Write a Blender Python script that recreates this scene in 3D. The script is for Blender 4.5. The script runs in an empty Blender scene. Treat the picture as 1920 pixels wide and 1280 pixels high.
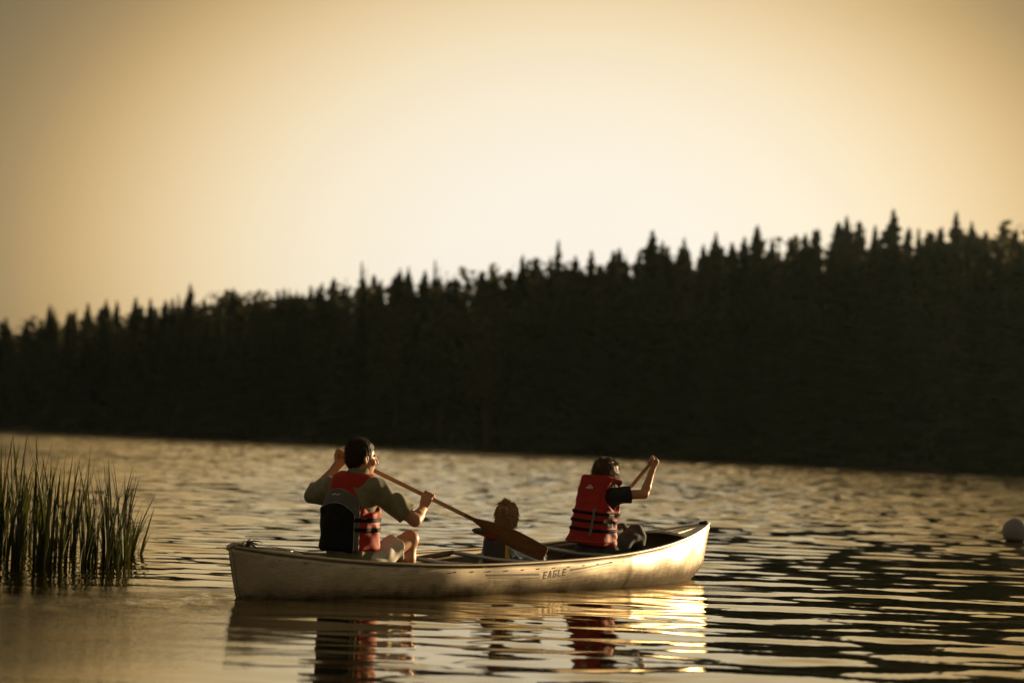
import bpy, math, random
import numpy as np
from mathutils import Vector, Matrix

random.seed(7)
rng = np.random.default_rng(11)
R_ = math.radians
scene = bpy.context.scene
COL = scene.collection

# ------------------------------------------------------------------ camera
CAM_H = 1.08
FPX, WPX, HPX = 4000.0, 1920.0, 1280.0          # 75 mm lens
HOR_Y, ROLL = 826.0, R_(2.09)
PITCH = math.atan((HOR_Y - HPX / 2) / FPX)
cam = bpy.data.cameras.new('camera')
cam_o = bpy.data.objects.new('camera', cam)
COL.objects.link(cam_o)
cam.sensor_width = 36.0
cam.lens = 36.0 * FPX / WPX
cam.clip_start, cam.clip_end = 0.1, 6000
cam_o.matrix_world = (Matrix.Translation((0, 0, CAM_H)) @ Matrix.Rotation(R_(90) + PITCH, 4, 'X')
                      @ Matrix.Rotation(ROLL, 4, 'Z'))
cam.dof.use_dof = True
cam.dof.focus_distance = 15.2
cam.dof.aperture_fstop = 1.65
scene.camera = cam_o

# ------------------------------------------------------------------ light
SUN_AZ, SUN_EL = R_(49), R_(5.5)                  # clockwise from the view axis (+Y)
world = bpy.data.worlds.new('World')
scene.world = world
world.use_nodes = True
wn = world.node_tree
wn.nodes.clear()


def N(t, kind, **kw):
    n = t.nodes.new(kind)
    for k, v in kw.items():
        setattr(n, k, v)
    return n


def math_n(t, op, a, b=None, c=None):
    n = N(t, 'ShaderNodeMath', operation=op)
    for i, v in enumerate((a, b, c)):
        if v is None:
            continue
        if isinstance(v, (int, float)):
            n.inputs[i].default_value = v
        else:
            t.links.new(v, n.inputs[i])
    return n.outputs[0]


def vmath(t, op, a, b=None):
    n = N(t, 'ShaderNodeVectorMath', operation=op)
    for i, v in enumerate((a, b)):
        if v is None:
            continue
        if isinstance(v, (tuple, list)):
            n.inputs[i].default_value = v
        else:
            t.links.new(v, n.inputs[i])
    return n.outputs['Value'] if op == 'DOT_PRODUCT' else n.outputs[0]


def ramp(t, fac, stops, interp='LINEAR'):
    n = N(t, 'ShaderNodeValToRGB')
    cr = n.color_ramp
    cr.interpolation = interp
    while len(cr.elements) < len(stops):
        cr.elements.new(0.5)
    for e, (p, c) in zip(cr.elements, stops):
        e.position = p
        e.color = (c[0], c[1], c[2], 1) if len(c) == 3 else c
    if fac is not None:
        t.links.new(fac, n.inputs[0])
    return n.outputs[0]


sky = N(wn, 'ShaderNodeTexSky', sky_type='NISHITA')
sky.sun_disc = False
sky.sun_elevation = SUN_EL
sky.sun_rotation = SUN_AZ
sky.air_density, sky.dust_density, sky.ozone_density = 1.0, 2.0, 1.0
tc = N(wn, 'ShaderNodeTexCoord')
dirv = vmath(wn, 'NORMALIZE', tc.outputs['Generated'])
# evening glow over the trees: a soft warm lobe that fades evenly to all sides
GA, GE = R_(1.55), R_(4.6)
gF = (math.sin(GA) * math.cos(GE), math.cos(GA) * math.cos(GE), math.sin(GE))
gR = (math.cos(GA), -math.sin(GA), 0)
gU = (-math.sin(GA) * math.sin(GE), -math.cos(GA) * math.sin(GE), math.cos(GE))
dF, dR, dU = (vmath(wn, 'DOT_PRODUCT', dirv, g) for g in (gF, gR, gU))
# (towards the zenith it fades more slowly than to the sides)
dV = math_n(wn, 'ADD', math_n(wn, 'MINIMUM', dU, 0.125), math_n(wn, 'MULTIPLY', math_n(wn, 'MAXIMUM', math_n(wn, 'SUBTRACT', dU, 0.125), 0.0), 0.30))
r2 = math_n(wn, 'ADD', math_n(wn, 'MULTIPLY', dR, dR), math_n(wn, 'MULTIPLY', math_n(wn, 'MULTIPLY', dV, dV), 1.955))
r2 = math_n(wn, 'ADD', r2, math_n(wn, 'MULTIPLY', math_n(wn, 'MAXIMUM', math_n(wn, 'MULTIPLY', dF, -1.0), 0.0), 2.0))
fac = math_n(wn, 'MULTIPLY', math_n(wn, 'SQRT', r2), 2.0)
glow = ramp(wn, fac, [(0.0, (0.971, 0.891, 0.772)), (0.125, (0.971, 0.887, 0.752)), (0.225, (0.963, 0.851, 0.66)), (0.3, (0.931, 0.774, 0.532)), (0.35, (0.879, 0.69, 0.427)), (0.39, (0.809, 0.603, 0.339)), (0.43, (0.709, 0.504, 0.256)), (0.475, (0.561, 0.384, 0.174)), (0.515, (0.417, 0.289, 0.135)), (0.555, (0.319, 0.225, 0.11)), (0.595, (0.253, 0.183, 0.094)), (0.64, (0.205, 0.154, 0.084)), (0.7, (0.17, 0.132, 0.078)), (0.775, (0.151, 0.123, 0.078)), (0.875, (0.147, 0.124, 0.083)), (1.0, (0.154, 0.132, 0.09))], 'LINEAR')
bw = N(wn, 'ShaderNodeRGBToBW')
wn.links.new(sky.outputs[0], bw.inputs[0])
SKY_REF = 3.1
mul = N(wn, 'ShaderNodeMix', data_type='RGBA', blend_type='MULTIPLY')
mul.inputs['Factor'].default_value = 1.0
lum = math_n(wn, 'ADD', math_n(wn, 'MULTIPLY', bw.outputs[0], 0.14 / SKY_REF), 0.82)
comb = N(wn, 'ShaderNodeCombineColor')
for i in range(3):
    wn.links.new(lum, comb.inputs[i])
wn.links.new(glow, mul.inputs['A'])
wn.links.new(comb.outputs[0], mul.inputs['B'])
bg = N(wn, 'ShaderNodeBackground')
wn.links.new(mul.outputs['Result'], bg.inputs[0])
bg.inputs[1].default_value = 0.555
wo = N(wn, 'ShaderNodeOutputWorld')
wn.links.new(bg.outputs[0], wo.inputs[0])

sun = bpy.data.lights.new('sun', 'SUN')
sun.energy = 5.0
sun.angle = R_(0.6)
sun.color = (1.0, 0.71, 0.38)
sun_o = bpy.data.objects.new('sun', sun)
COL.objects.link(sun_o)
sdir = Vector((math.sin(SUN_AZ) * math.cos(SUN_EL), math.cos(SUN_AZ) * math.cos(SUN_EL), math.sin(SUN_EL)))
sun_o.rotation_euler = sdir.to_track_quat('Z', 'Y').to_euler()
sun_o.location = (60, 60, 60)

scene.view_settings.view_transform = 'Standard'
scene.view_settings.look = 'None'
scene.view_settings.exposure = 0.9
scene.view_settings.gamma = 1.0
scene.view_settings.use_curve_mapping = False
scene.cycles.use_denoising = True
scene.cycles.max_bounces = 6
scene.cycles.diffuse_bounces = 3
scene.cycles.glossy_bounces = 4
scene.cycles.transparent_max_bounces = 4
scene.cycles.caustics_reflective = True
scene.cycles.sample_clamp_indirect = 8.0


# ------------------------------------------------------------------ helpers
def at(px, py, D):
    """The point at distance D (along +Y) seen at a photograph pixel."""
    a, b = px - WPX / 2, py - HPX / 2
    cr, sr = math.cos(ROLL), math.sin(ROLL)
    x, y = a * cr + b * sr, -a * sr + b * cr
    c, s = math.cos(PITCH), math.sin(PITCH)
    dx, dy, dz = x / FPX, 1.0, -y / FPX
    Y, Z = dy * c - dz * s, dy * s + dz * c
    k = D / Y
    return np.array([dx * k, D, CAM_H + Z * k])


def link(name, data, parent=None, mats=None, loc=None, rot=None):
    o = bpy.data.objects.new(name, data)
    COL.objects.link(o)
    if parent is not None:
        o.parent = parent
    if loc is not None:
        o.location = loc
    if rot is not None:
        o.rotation_euler = rot
    if mats is not None and data is not None:
        for m in (mats if isinstance(mats, (list, tuple)) else [mats]):
            data.materials.append(m)
    return o


def tag(o, label=None, cat=None, group=None, kind=None):
    for k, v in (('label', label), ('category', cat), ('group', group), ('kind', kind)):
        if v:
            o[k] = v
    return o


def np_mesh(name, V, F, smooth=True, mat_idx=None):
    """V (n,3), F (m,3|4) numpy -> mesh."""
    me = bpy.data.meshes.new(name)
    V = np.asarray(V, np.float32)
    F = np.asarray(F, np.int32)
    k = F.shape[1]
    me.vertices.add(len(V))
    me.vertices.foreach_set('co', V.ravel())
    me.loops.add(F.size)
    me.loops.foreach_set('vertex_index', F.ravel())
    me.polygons.add(len(F))
    me.polygons.foreach_set('loop_start', np.arange(0, F.size, k, dtype=np.int32))
    me.polygons.foreach_set('use_smooth', np.full(len(F), smooth))
    if mat_idx is not None:
        me.polygons.foreach_set('material_index', np.asarray(mat_idx, np.int32))
    me.update(calc_edges=True)
    return me


class MB:
    """Collects simple shapes in one mesh."""
    def __init__(s):
        s.v, s.f = [], []

    def add(s, V, F):
        b = len(s.v)
        s.v += [tuple(map(float, p)) for p in V]
        s.f += [tuple(i + b for i in q) for q in F]

    def tube(s, pts, rad, n=8, cap=True, flat=1.0, up=(0, 0, 1)):
        pts = [np.array(p, float) for p in pts]
        if not isinstance(rad, (list, tuple, np.ndarray)):
            rad = [rad] * len(pts)
        V, F = [], []
        for i, p in enumerate(pts):
            t = pts[min(i + 1, len(pts) - 1)] - pts[max(i - 1, 0)]
            t = t / (np.linalg.norm(t) + 1e-9)
            u = np.array(up, float)
            if abs(u @ t) > .95:
                u = np.array([1., 0, 0])
            a = np.cross(t, u); a /= np.linalg.norm(a)
            b = np.cross(a, t)
            for j in range(n):
                q = 2 * math.pi * j / n
                V.append(p + rad[i] * (math.cos(q) * a + flat * math.sin(q) * b))
        for i in range(len(pts) - 1):
            for j in range(n):
                k = (j + 1) % n
                F.append((i * n + j, i * n + k, (i + 1) * n + k, (i + 1) * n + j))
        if cap:
            F.append(tuple(range(n - 1, -1, -1)))
            F.append(tuple((len(pts) - 1) * n + j for j in range(n)))
        s.add(V, F)

    def box(s, c, h, rot=None):
        c = np.array(c, float)
        V = [np.array([x * h[0], y * h[1], z * h[2]]) for x in (-1, 1) for y in (-1, 1) for z in (-1, 1)]
        if rot is not None:
            V = [rot @ v for v in V]
        s.add([c + v for v in V], [(0, 1, 3, 2), (4, 6, 7, 5), (0, 4, 5, 1), (2, 3, 7, 6), (0, 2, 6, 4), (1, 5, 7, 3)])

    def mesh(s, name, smooth=True):
        me = bpy.data.meshes.new(name)
        me.from_pydata(s.v, [], s.f)
        me.polygons.foreach_set('use_smooth', [smooth] * len(me.polygons))
        me.update()
        return me


# ------------------------------------------------------------------ materials
def mat(name, col, rough=0.6, metal=0.0, var=0.25, vscale=8.0, bump=0.0, bscale=40.0, spec=0.5, col2=None,
        sheen=0.0, sss=0.0, stretch=None):
    m = bpy.data.materials.new(name)
    m.use_nodes = True
    t = m.node_tree
    b = t.nodes['Principled BSDF']
    c = N(t, 'ShaderNodeTexCoord')
    vec = c.outputs['Object']
    if stretch:
        mp = N(t, 'ShaderNodeMapping')
        mp.inputs['Scale'].default_value = stretch
        t.links.new(vec, mp.inputs[0])
        vec = mp.outputs[0]
    n = N(t, 'ShaderNodeTexNoise')
    n.inputs['Scale'].default_value = vscale
    n.inputs['Detail'].default_value = 5
    n.inputs['Roughness'].default_value = 0.6
    t.links.new(vec, n.inputs['Vector'])
    if col2 is None:
        lo = tuple(x * (1 - var) for x in col)
        hi = tuple(min(1, x * (1 + var)) for x in col)
    else:
        lo, hi = col, col2
    r = ramp(t, n.outputs[0], [(0.3, lo), (0.7, hi)])
    t.links.new(r, b.inputs['Base Color'])
    b.inputs['Roughness'].default_value = rough
    b.inputs['Metallic'].default_value = metal
    b.inputs['Specular IOR Level'].default_value = spec
    if sheen:
        b.inputs['Sheen Weight'].default_value = sheen
        b.inputs['Sheen Roughness'].default_value = 0.4
    if sss:
        b.inputs['Subsurface Weight'].default_value = sss
        b.inputs['Subsurface Radius'].default_value = (0.02, 0.008, 0.004)
        b.inputs['Subsurface Scale'].default_value = 0.5
    if bump:
        n2 = N(t, 'ShaderNodeTexNoise')
        n2.inputs['Scale'].default_value = bscale
        n2.inputs['Detail'].default_value = 4
        t.links.new(vec, n2.inputs['Vector'])
        bp = N(t, 'ShaderNodeBump')
        bp.inputs['Strength'].default_value = bump
        bp.inputs['Distance'].default_value = 0.01
        t.links.new(n2.outputs[0], bp.inputs['Height'])
        t.links.new(bp.outputs[0], b.inputs['Normal'])
    return m


M = dict(
    skin=mat('skin', (.46, .215, .11), .5, var=.12, vscale=14, bump=.08, bscale=120, sss=.15),
    hair_dark=mat('hair_dark', (.024, .011, .005), .5, var=.5, vscale=60, bump=.5, bscale=160, spec=.15),
    hair_brown=mat('hair_brown', (.075, .034, .013), .42, var=.5, vscale=60, bump=.5, bscale=160, spec=.25),
    hair_fair=mat('hair_fair', (.25, .14, .055), .42, var=.5, vscale=60, bump=.5, bscale=160, spec=.25),
    olive=mat('olive_cloth', (.165, .150, .080), .85, var=.2, vscale=18, bump=.25, bscale=260, sheen=.15),
    khaki=mat('khaki_cloth', (.60, .56, .48), .85, var=.1, vscale=14, bump=.2, bscale=260, sheen=.1),
    black_cloth=mat('black_cloth', (.012, .011, .010), .85, var=.3, vscale=20, bump=.2, bscale=250),
    trouser=mat('grey_trouser_cloth', (.050, .047, .038), .85, var=.25, vscale=16, bump=.3, bscale=240, sheen=.1),
    red=mat('red_nylon', (.33, .016, .004), .6, var=.12, vscale=14, bump=.25, bscale=90, spec=.2),
    red2=mat('scarlet_nylon', (.31, .013, .006), .6, var=.12, vscale=14, bump=.25, bscale=90, spec=.2),
    black_nylon=mat('black_nylon', (.006, .005, .005), .75, var=.3, vscale=20, bump=.2, bscale=200, spec=.12),
    grey_nylon=mat('grey_nylon', (.075, .073, .068), .6, var=.15, vscale=20, bump=.2, bscale=150),
    dark_nylon=mat('charcoal_nylon', (.035, .032, .030), .6, var=.2, vscale=20, bump=.25, bscale=120),
    piping=mat('piping', (.30, .29, .27), .6, var=.1),
    webbing=mat('black_webbing', (.006, .005, .005), .75, var=.3, vscale=80, spec=.15),
    webbing_grey=mat('grey_webbing', (.13, .12, .10), .65, var=.2, vscale=80),
    white=mat('white_print', (.70, .68, .64), .6, var=.06),
    redprint=mat('red_print', (.45, .05, .03), .6, var=.06),
    yellow=mat('yellow_nylon', (.70, .44, .04), .6, var=.15, vscale=20, bump=.2, bscale=90),
    blue=mat('pale_blue_cotton', (.40, .55, .66), .85, var=.15, vscale=20, bump=.2, bscale=220, sheen=.1),
    lace=mat('white_lace', (.75, .73, .70), .8, var=.1),
    eye=mat('eye_white', (.6, .57, .52), .2, var=.05),
    wood=mat('varnished_wood', (.44, .30, .125), .35, var=.3, vscale=7, col2=(.28, .175, .062), stretch=(14, 14, 1)),
    wood_dark=mat('stained_wood', (.19, .075, .012), .5, var=.3, vscale=7, spec=.2, col2=(.085, .032, .008), stretch=(16, 16, 1.2)),
    steel=mat('grey_tube', (.46, .46, .47), .42, metal=.7, var=.15, vscale=10),
    decal=mat('dark_decal', (.050, .034, .030), .6, var=.3, vscale=40),
    decal_grey=mat('grey_decal', (.16, .135, .105), .5, var=.2, vscale=30),
    sticker=mat('worn_sticker', (.24, .22, .18), .6, var=.4, vscale=60),
    deck=mat('brushed_deck_sheet', (.80, .76, .68), .30, metal=1.0, var=.08, vscale=9),
    hair_gold=mat('hair_gold', (.55, .33, .14), .42, var=.4, vscale=60, spec=.3),
    rubber=mat('black_rubber', (.02, .018, .017), .6, var=.2),
    weed=mat('wet_weed', (.045, .040, .018), .6, var=.4, vscale=30),
    buoy=mat('buoy_plastic', (.19, .175, .18), .5, var=.06, vscale=5),
    bark=mat('bark', (.07, .05, .035), .9, var=.3, vscale=2),
    needles=mat('needles', (.030, .032, .014), .8, var=.35, vscale=.35),
    leaves=mat('broad_leaves', (.042, .042, .017), .75, var=.35, vscale=.4),
    brush=mat('shore_brush', (.040, .040, .017), .8, var=.35, vscale=.5),
    soil=mat('forest_soil', (.035, .028, .018), .95, var=.3, vscale=.2),
    lakebed=mat('lake_bed', (.05, .04, .025), .95, var=.3, vscale=.5),
)


def leaf_mat(name, c1, c2, trans=.35):
    m = bpy.data.materials.new(name)
    m.use_nodes = True
    t = m.node_tree
    b = t.nodes['Principled BSDF']
    oi = N(t, 'ShaderNodeObjectInfo')
    c = N(t, 'ShaderNodeTexCoord')
    n = N(t, 'ShaderNodeTexNoise')
    n.inputs['Scale'].default_value = 6
    t.links.new(c.outputs['Object'], n.inputs['Vector'])
    a = math_n(t, 'ADD', math_n(t, 'MULTIPLY', oi.outputs['Random'], .6), math_n(t, 'MULTIPLY', n.outputs[0], .4))
    r = ramp(t, a, [(.2, c1), (.8, c2)])
    t.links.new(r, b.inputs['Base Color'])
    b.inputs['Roughness'].default_value = .62
    b.inputs['Specular IOR Level'].default_value = .25
    tr = N(t, 'ShaderNodeBsdfTranslucent')
    t.links.new(r, tr.inputs[0])
    mx = N(t, 'ShaderNodeMixShader')
    mx.inputs[0].default_value = trans
    t.links.new(b.outputs[0], mx.inputs[1])
    t.links.new(tr.outputs[0], mx.inputs[2])
    t.links.new(mx.outputs[0], t.nodes['Material Output'].inputs[0])
    return m


M['reed'] = leaf_mat('reed_leaf', (.018, .025, .005), (.058, .064, .014), .35)
M['needles'] = leaf_mat('needles', (.045, .045, .020), (.085, .078, .036), .45)
M['leaves'] = leaf_mat('broad_leaves', (.05, .05, .02), (.09, .08, .035), .45)
M['reed_dry'] = leaf_mat('dry_reed', (.045, .034, .013), (.085, .062, .025), .2)


def aluminium():
    m = bpy.data.materials.new('worn_aluminium')
    m.use_nodes = True
    t = m.node_tree
    b = t.nodes['Principled BSDF']
    c = N(t, 'ShaderNodeTexCoord')
    vec = c.outputs['Object']
    n1 = N(t, 'ShaderNodeTexNoise'); n1.inputs['Scale'].default_value = 2.2; n1.inputs['Detail'].default_value = 6
    n2 = N(t, 'ShaderNodeTexNoise'); n2.inputs['Scale'].default_value = 14; n2.inputs['Detail'].default_value = 8
    mp = N(t, 'ShaderNodeMapping'); mp.inputs['Scale'].default_value = (1.2, 10, 30)
    n3 = N(t, 'ShaderNodeTexNoise'); n3.inputs['Scale'].default_value = 4; n3.inputs['Detail'].default_value = 6
    t.links.new(vec, n1.inputs['Vector'])
    t.links.new(vec, n2.inputs['Vector'])
    t.links.new(vec, mp.inputs[0]); t.links.new(mp.outputs[0], n3.inputs['Vector'])
    sepz = N(t, 'ShaderNodeSeparateXYZ'); t.links.new(vec, sepz.inputs[0])
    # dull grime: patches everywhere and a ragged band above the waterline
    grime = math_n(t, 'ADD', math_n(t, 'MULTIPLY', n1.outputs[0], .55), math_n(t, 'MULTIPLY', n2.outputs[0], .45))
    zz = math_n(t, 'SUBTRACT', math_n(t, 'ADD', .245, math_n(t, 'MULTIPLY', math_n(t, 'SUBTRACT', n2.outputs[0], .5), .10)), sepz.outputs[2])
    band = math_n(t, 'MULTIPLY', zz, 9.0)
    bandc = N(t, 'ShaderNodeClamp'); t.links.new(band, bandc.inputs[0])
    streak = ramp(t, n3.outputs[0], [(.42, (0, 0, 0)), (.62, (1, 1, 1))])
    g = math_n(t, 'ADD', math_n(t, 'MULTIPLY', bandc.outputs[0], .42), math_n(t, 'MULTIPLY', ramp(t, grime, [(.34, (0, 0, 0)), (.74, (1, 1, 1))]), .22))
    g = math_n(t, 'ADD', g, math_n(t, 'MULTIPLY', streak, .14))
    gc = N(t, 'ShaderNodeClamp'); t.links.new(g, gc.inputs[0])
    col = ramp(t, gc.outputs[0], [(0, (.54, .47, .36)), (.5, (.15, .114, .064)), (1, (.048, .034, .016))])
    t.links.new(col, b.inputs['Base Color'])
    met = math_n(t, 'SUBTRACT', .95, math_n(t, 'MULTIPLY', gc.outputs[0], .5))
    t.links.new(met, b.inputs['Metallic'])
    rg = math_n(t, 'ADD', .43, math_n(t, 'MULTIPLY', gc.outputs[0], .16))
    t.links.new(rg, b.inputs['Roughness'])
    bp = N(t, 'ShaderNodeBump'); bp.inputs['Strength'].default_value = .10; bp.inputs['Distance'].default_value = .004
    t.links.new(n2.outputs[0], bp.inputs['Height'])
    t.links.new(bp.outputs[0], b.inputs['Normal'])
    return m


M['alu'] = aluminium()


def water_mat():
    m = bpy.data.materials.new('lake_water')
    m.use_nodes = True
    t = m.node_tree
    t.nodes.remove(t.nodes['Principled BSDF'])
    body = N(t, 'ShaderNodeBsdfDiffuse')
    body.inputs['Color'].default_value = (.011, .009, .004, 1)
    refl = N(t, 'ShaderNodeBsdfGlossy')
    refl.inputs['Color'].default_value = (1.0, .91, .71, 1)      # golden tint put into the reflections to warm the mirrored sky
    refl.inputs['Roughness'].default_value = .035
    fre = N(t, 'ShaderNodeFresnel')
    fre.inputs['IOR'].default_value = 1.7
    mx = N(t, 'ShaderNodeMixShader')
    t.links.new(fre.outputs[0], mx.inputs[0]); t.links.new(body.outputs[0], mx.inputs[1]); t.links.new(refl.outputs[0], mx.inputs[2])
    t.links.new(mx.outputs[0], t.nodes['Material Output'].inputs['Surface'])
    c = N(t, 'ShaderNodeTexCoord')
    mp = N(t, 'ShaderNodeMapping'); mp.inputs['Scale'].default_value = (1.0, 2.2, 1)
    t.links.new(c.outputs['Object'], mp.inputs[0])
    n = N(t, 'ShaderNodeTexNoise'); n.inputs['Scale'].default_value = 5.0; n.inputs['Detail'].default_value = 3
    t.links.new(mp.outputs[0], n.inputs['Vector'])
    n2 = N(t, 'ShaderNodeTexNoise'); n2.inputs['Scale'].default_value = 26.0; n2.inputs['Detail'].default_value = 2
    t.links.new(mp.outputs[0], n2.inputs['Vector'])
    at_ = N(t, 'ShaderNodeAttribute'); at_.attribute_name = 'churn'
    at2 = N(t, 'ShaderNodeAttribute'); at2.attribute_name = 'chop'
    n.inputs['Scale'].default_value = 1.6
    hgt = math_n(t, 'ADD', math_n(t, 'MULTIPLY', n.outputs[0], math_n(t, 'ADD', .0006, math_n(t, 'MULTIPLY', at2.outputs['Fac'], .075))), math_n(t, 'MULTIPLY', math_n(t, 'MULTIPLY', n2.outputs[0], .0055), at_.outputs['Fac']))
    bp = N(t, 'ShaderNodeBump'); bp.inputs['Strength'].default_value = 1.0; bp.inputs['Distance'].default_value = 1.0
    t.links.new(hgt, bp.inputs['Height'])
    for nd in (body, refl, fre):
        t.links.new(bp.outputs[0], nd.inputs['Normal'])
    return m


M['water'] = water_mat()

# ------------------------------------------------------------------ canoe placement
TH = R_(48.4)
TRIM, HEEL, DRAFT = R_(1.34), R_(1.67), .116
CANOE_POS = Vector((-.05, 15.74, -DRAFT))
CANOE_L, CANOE_B = 5.18, .91
# local axes: x = towards the bow, y = port, z = up
CANOE_M = Matrix.Translation(CANOE_POS) @ Matrix.Rotation(TH, 4, 'Z') @ Matrix.Rotation(-TRIM, 4, 'Y') @ Matrix.Rotation(HEEL, 4, 'X')


def half_beam(u):
    t = np.abs(u) / (CANOE_L / 2)
    return CANOE_B / 2 * np.maximum(1 - t ** 2.6, 0) + .006


def sheer(u):
    t = np.abs(u) / (CANOE_L / 2)
    return .345 + .165 * t ** 2.5


def sec_n(u):
    t = np.abs(u) / (CANOE_L / 2)
    return 2.9 - .5 * np.clip(t, 0, 1) ** 1.4


def stem_inset(u, w):
    t = np.clip(np.abs(u) / (CANOE_L / 2), 0, 1)
    r = np.clip(w / sheer(u), 0, 1)
    ins = .13 * (1 - r) ** 1.1 + .28 * (1 - np.clip(r / .42, 0, 1)) ** 2
    return ins * t ** 5


def hull_form(u, y, w):
    """tumblehome, dents and waviness of a used sheet-metal hull, added to a plain section."""
    t = np.clip(np.abs(u) / (CANOE_L / 2), 0, 1)
    r = np.clip(w / sheer(u), 0, 1)
    y = y * (1 + (.12 + .34 * t ** 2) * r * (1 - r))
    k = np.clip(y / .06, 0, 1) * np.clip(w / .08, 0, 1)
    d = .0030 * np.sin(u * 7.1 + w * 9) * np.sin(w * 11 + u * 2.3) + .0022 * np.sin(u * 13 - w * 21 + 1)
    d = d - .0022 * np.exp(-((u - 1.02 - (w - .2) * .10) / .016) ** 2) * np.exp(-((w - .14) / .06) ** 2)
    d = d + .0042 * np.exp(-((u - 1.06) / .045) ** 2) * np.exp(-((w - .25) / .12) ** 2)
    d = d - .012 * np.exp(-((u - .20) / .05) ** 2 - ((w - .10) / .03) ** 2)
    return np.maximum(y + d * k, 0)


def hull_pt(s, q):
    """s station in -1..1, q 0 keel .. 1 gunwale -> u, half width, w."""
    u = s * CANOE_L / 2
    n = sec_n(u)
    a = q * math.pi / 2
    y = half_beam(u) * np.sin(a) ** (2 / n)
    w = sheer(u) * (1 - np.cos(a) ** (2 / n))
    y = hull_form(u, y, w)
    return u - np.sign(s) * stem_inset(u, w), y, w


def hull_side(u, w):
    """half width of the outer skin at (u, w)."""
    uu = u
    for _ in range(6):                     # undo the stem inset
        uu = u + np.sign(uu) * stem_inset(uu, w)
    r = np.clip(1 - w / sheer(uu), 0, 1)
    n = sec_n(uu)
    return hull_form(uu, half_beam(uu) * np.maximum(1 - r ** n, 0) ** (1 / n), w)


# ------------------------------------------------------------------ the lake, shore and hill
SHORE_A, SHORE_B = np.array([-73.3, 307.8]), np.array([43.6, 180.3])
sh_dir = (SHORE_B - SHORE_A) / np.linalg.norm(SHORE_B - SHORE_A)
sh_nrm = np.array([-sh_dir[1], sh_dir[0]])
if sh_nrm[1] < 0:
    sh_nrm = -sh_nrm


def shore_depth(px):
    """distance along +Y at which the sight line through pixel column px meets the shore."""
    a = (px - WPX / 2) / FPX
    # X = a*Y ; on the line through A, B
    k = (SHORE_A[0] - a * SHORE_A[1]) / (a * sh_dir[1] - sh_dir[0])
    return SHORE_A[1] + k * sh_dir[1]


def water_height(X, Y, spacing):
    Z = np.zeros_like(X)
    wr = np.random.default_rng(5)
    n = 112
    lam = np.exp(wr.uniform(np.log(.15), np.log(1.0), n))
    lam[90:] = np.exp(wr.uniform(np.log(.7), np.log(1.5), 22))
    th = R_(90) + wr.normal(0, R_(17), n)
    th[::7] += R_(55) * wr.choice([-1, 1], len(th[::7]))
    ph = wr.uniform(0, 2 * math.pi, n)
    slope = .0062 * np.where(lam < .45, (lam / .45) ** 1.0, 1.0)
    # gusts: some patches are calmer than others
    gust = 1 + .22 * np.sin(X * .31 + .6 * np.sin(Y * .21)) * np.sin(Y * .17 + 1.3) + .15 * np.sin(X * .09 - Y * .06 + 2)
    far = np.clip((Y - 9) / 14, 0, 1)
    calm = .74 + .70 * far + 1.3 * np.clip((Y - 22) / 18, 0, 1) + 2.4 * np.clip((Y - 45) / 60, 0, 1)
    off = np.clip((Y - 30) / 40, 0, 1)
    calm = calm * (1 - .38 / (1 + np.exp((X / np.maximum(Y, 8) + .055) * 45)) * np.clip((60 - Y) / 25, 0, 1))      # lee of the reed bed
    calm = calm * (1 - .75 * np.exp(-((X + 2.3) / 1.7) ** 2 - ((Y - 10.2) / 1.8) ** 2))
    off = np.maximum(off, .8 * np.clip((X + .3) / 1.2, 0, 1) * (Y < 30)) 
    calm = calm * (1 - .40 * np.clip((X / np.maximum(Y, 8) - .01) / .07, 0, 1) * np.clip((44 - Y) / 20, 0, 1))
    for i in range(n):
        k = 2 * math.pi / lam[i]
        fade = np.clip(lam[i] / (2.6 * spacing) - .6, 0, 1)
        kx, ky = k * math.cos(th[i]), k * math.sin(th[i])
        Z += (fade if i < 90 else fade * off) * (slope[i] / k) * np.sin(kx * X + ky * Y + ph[i] + .5 * np.sin(.37 * X + i) )
    return Z * gust * calm


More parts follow.
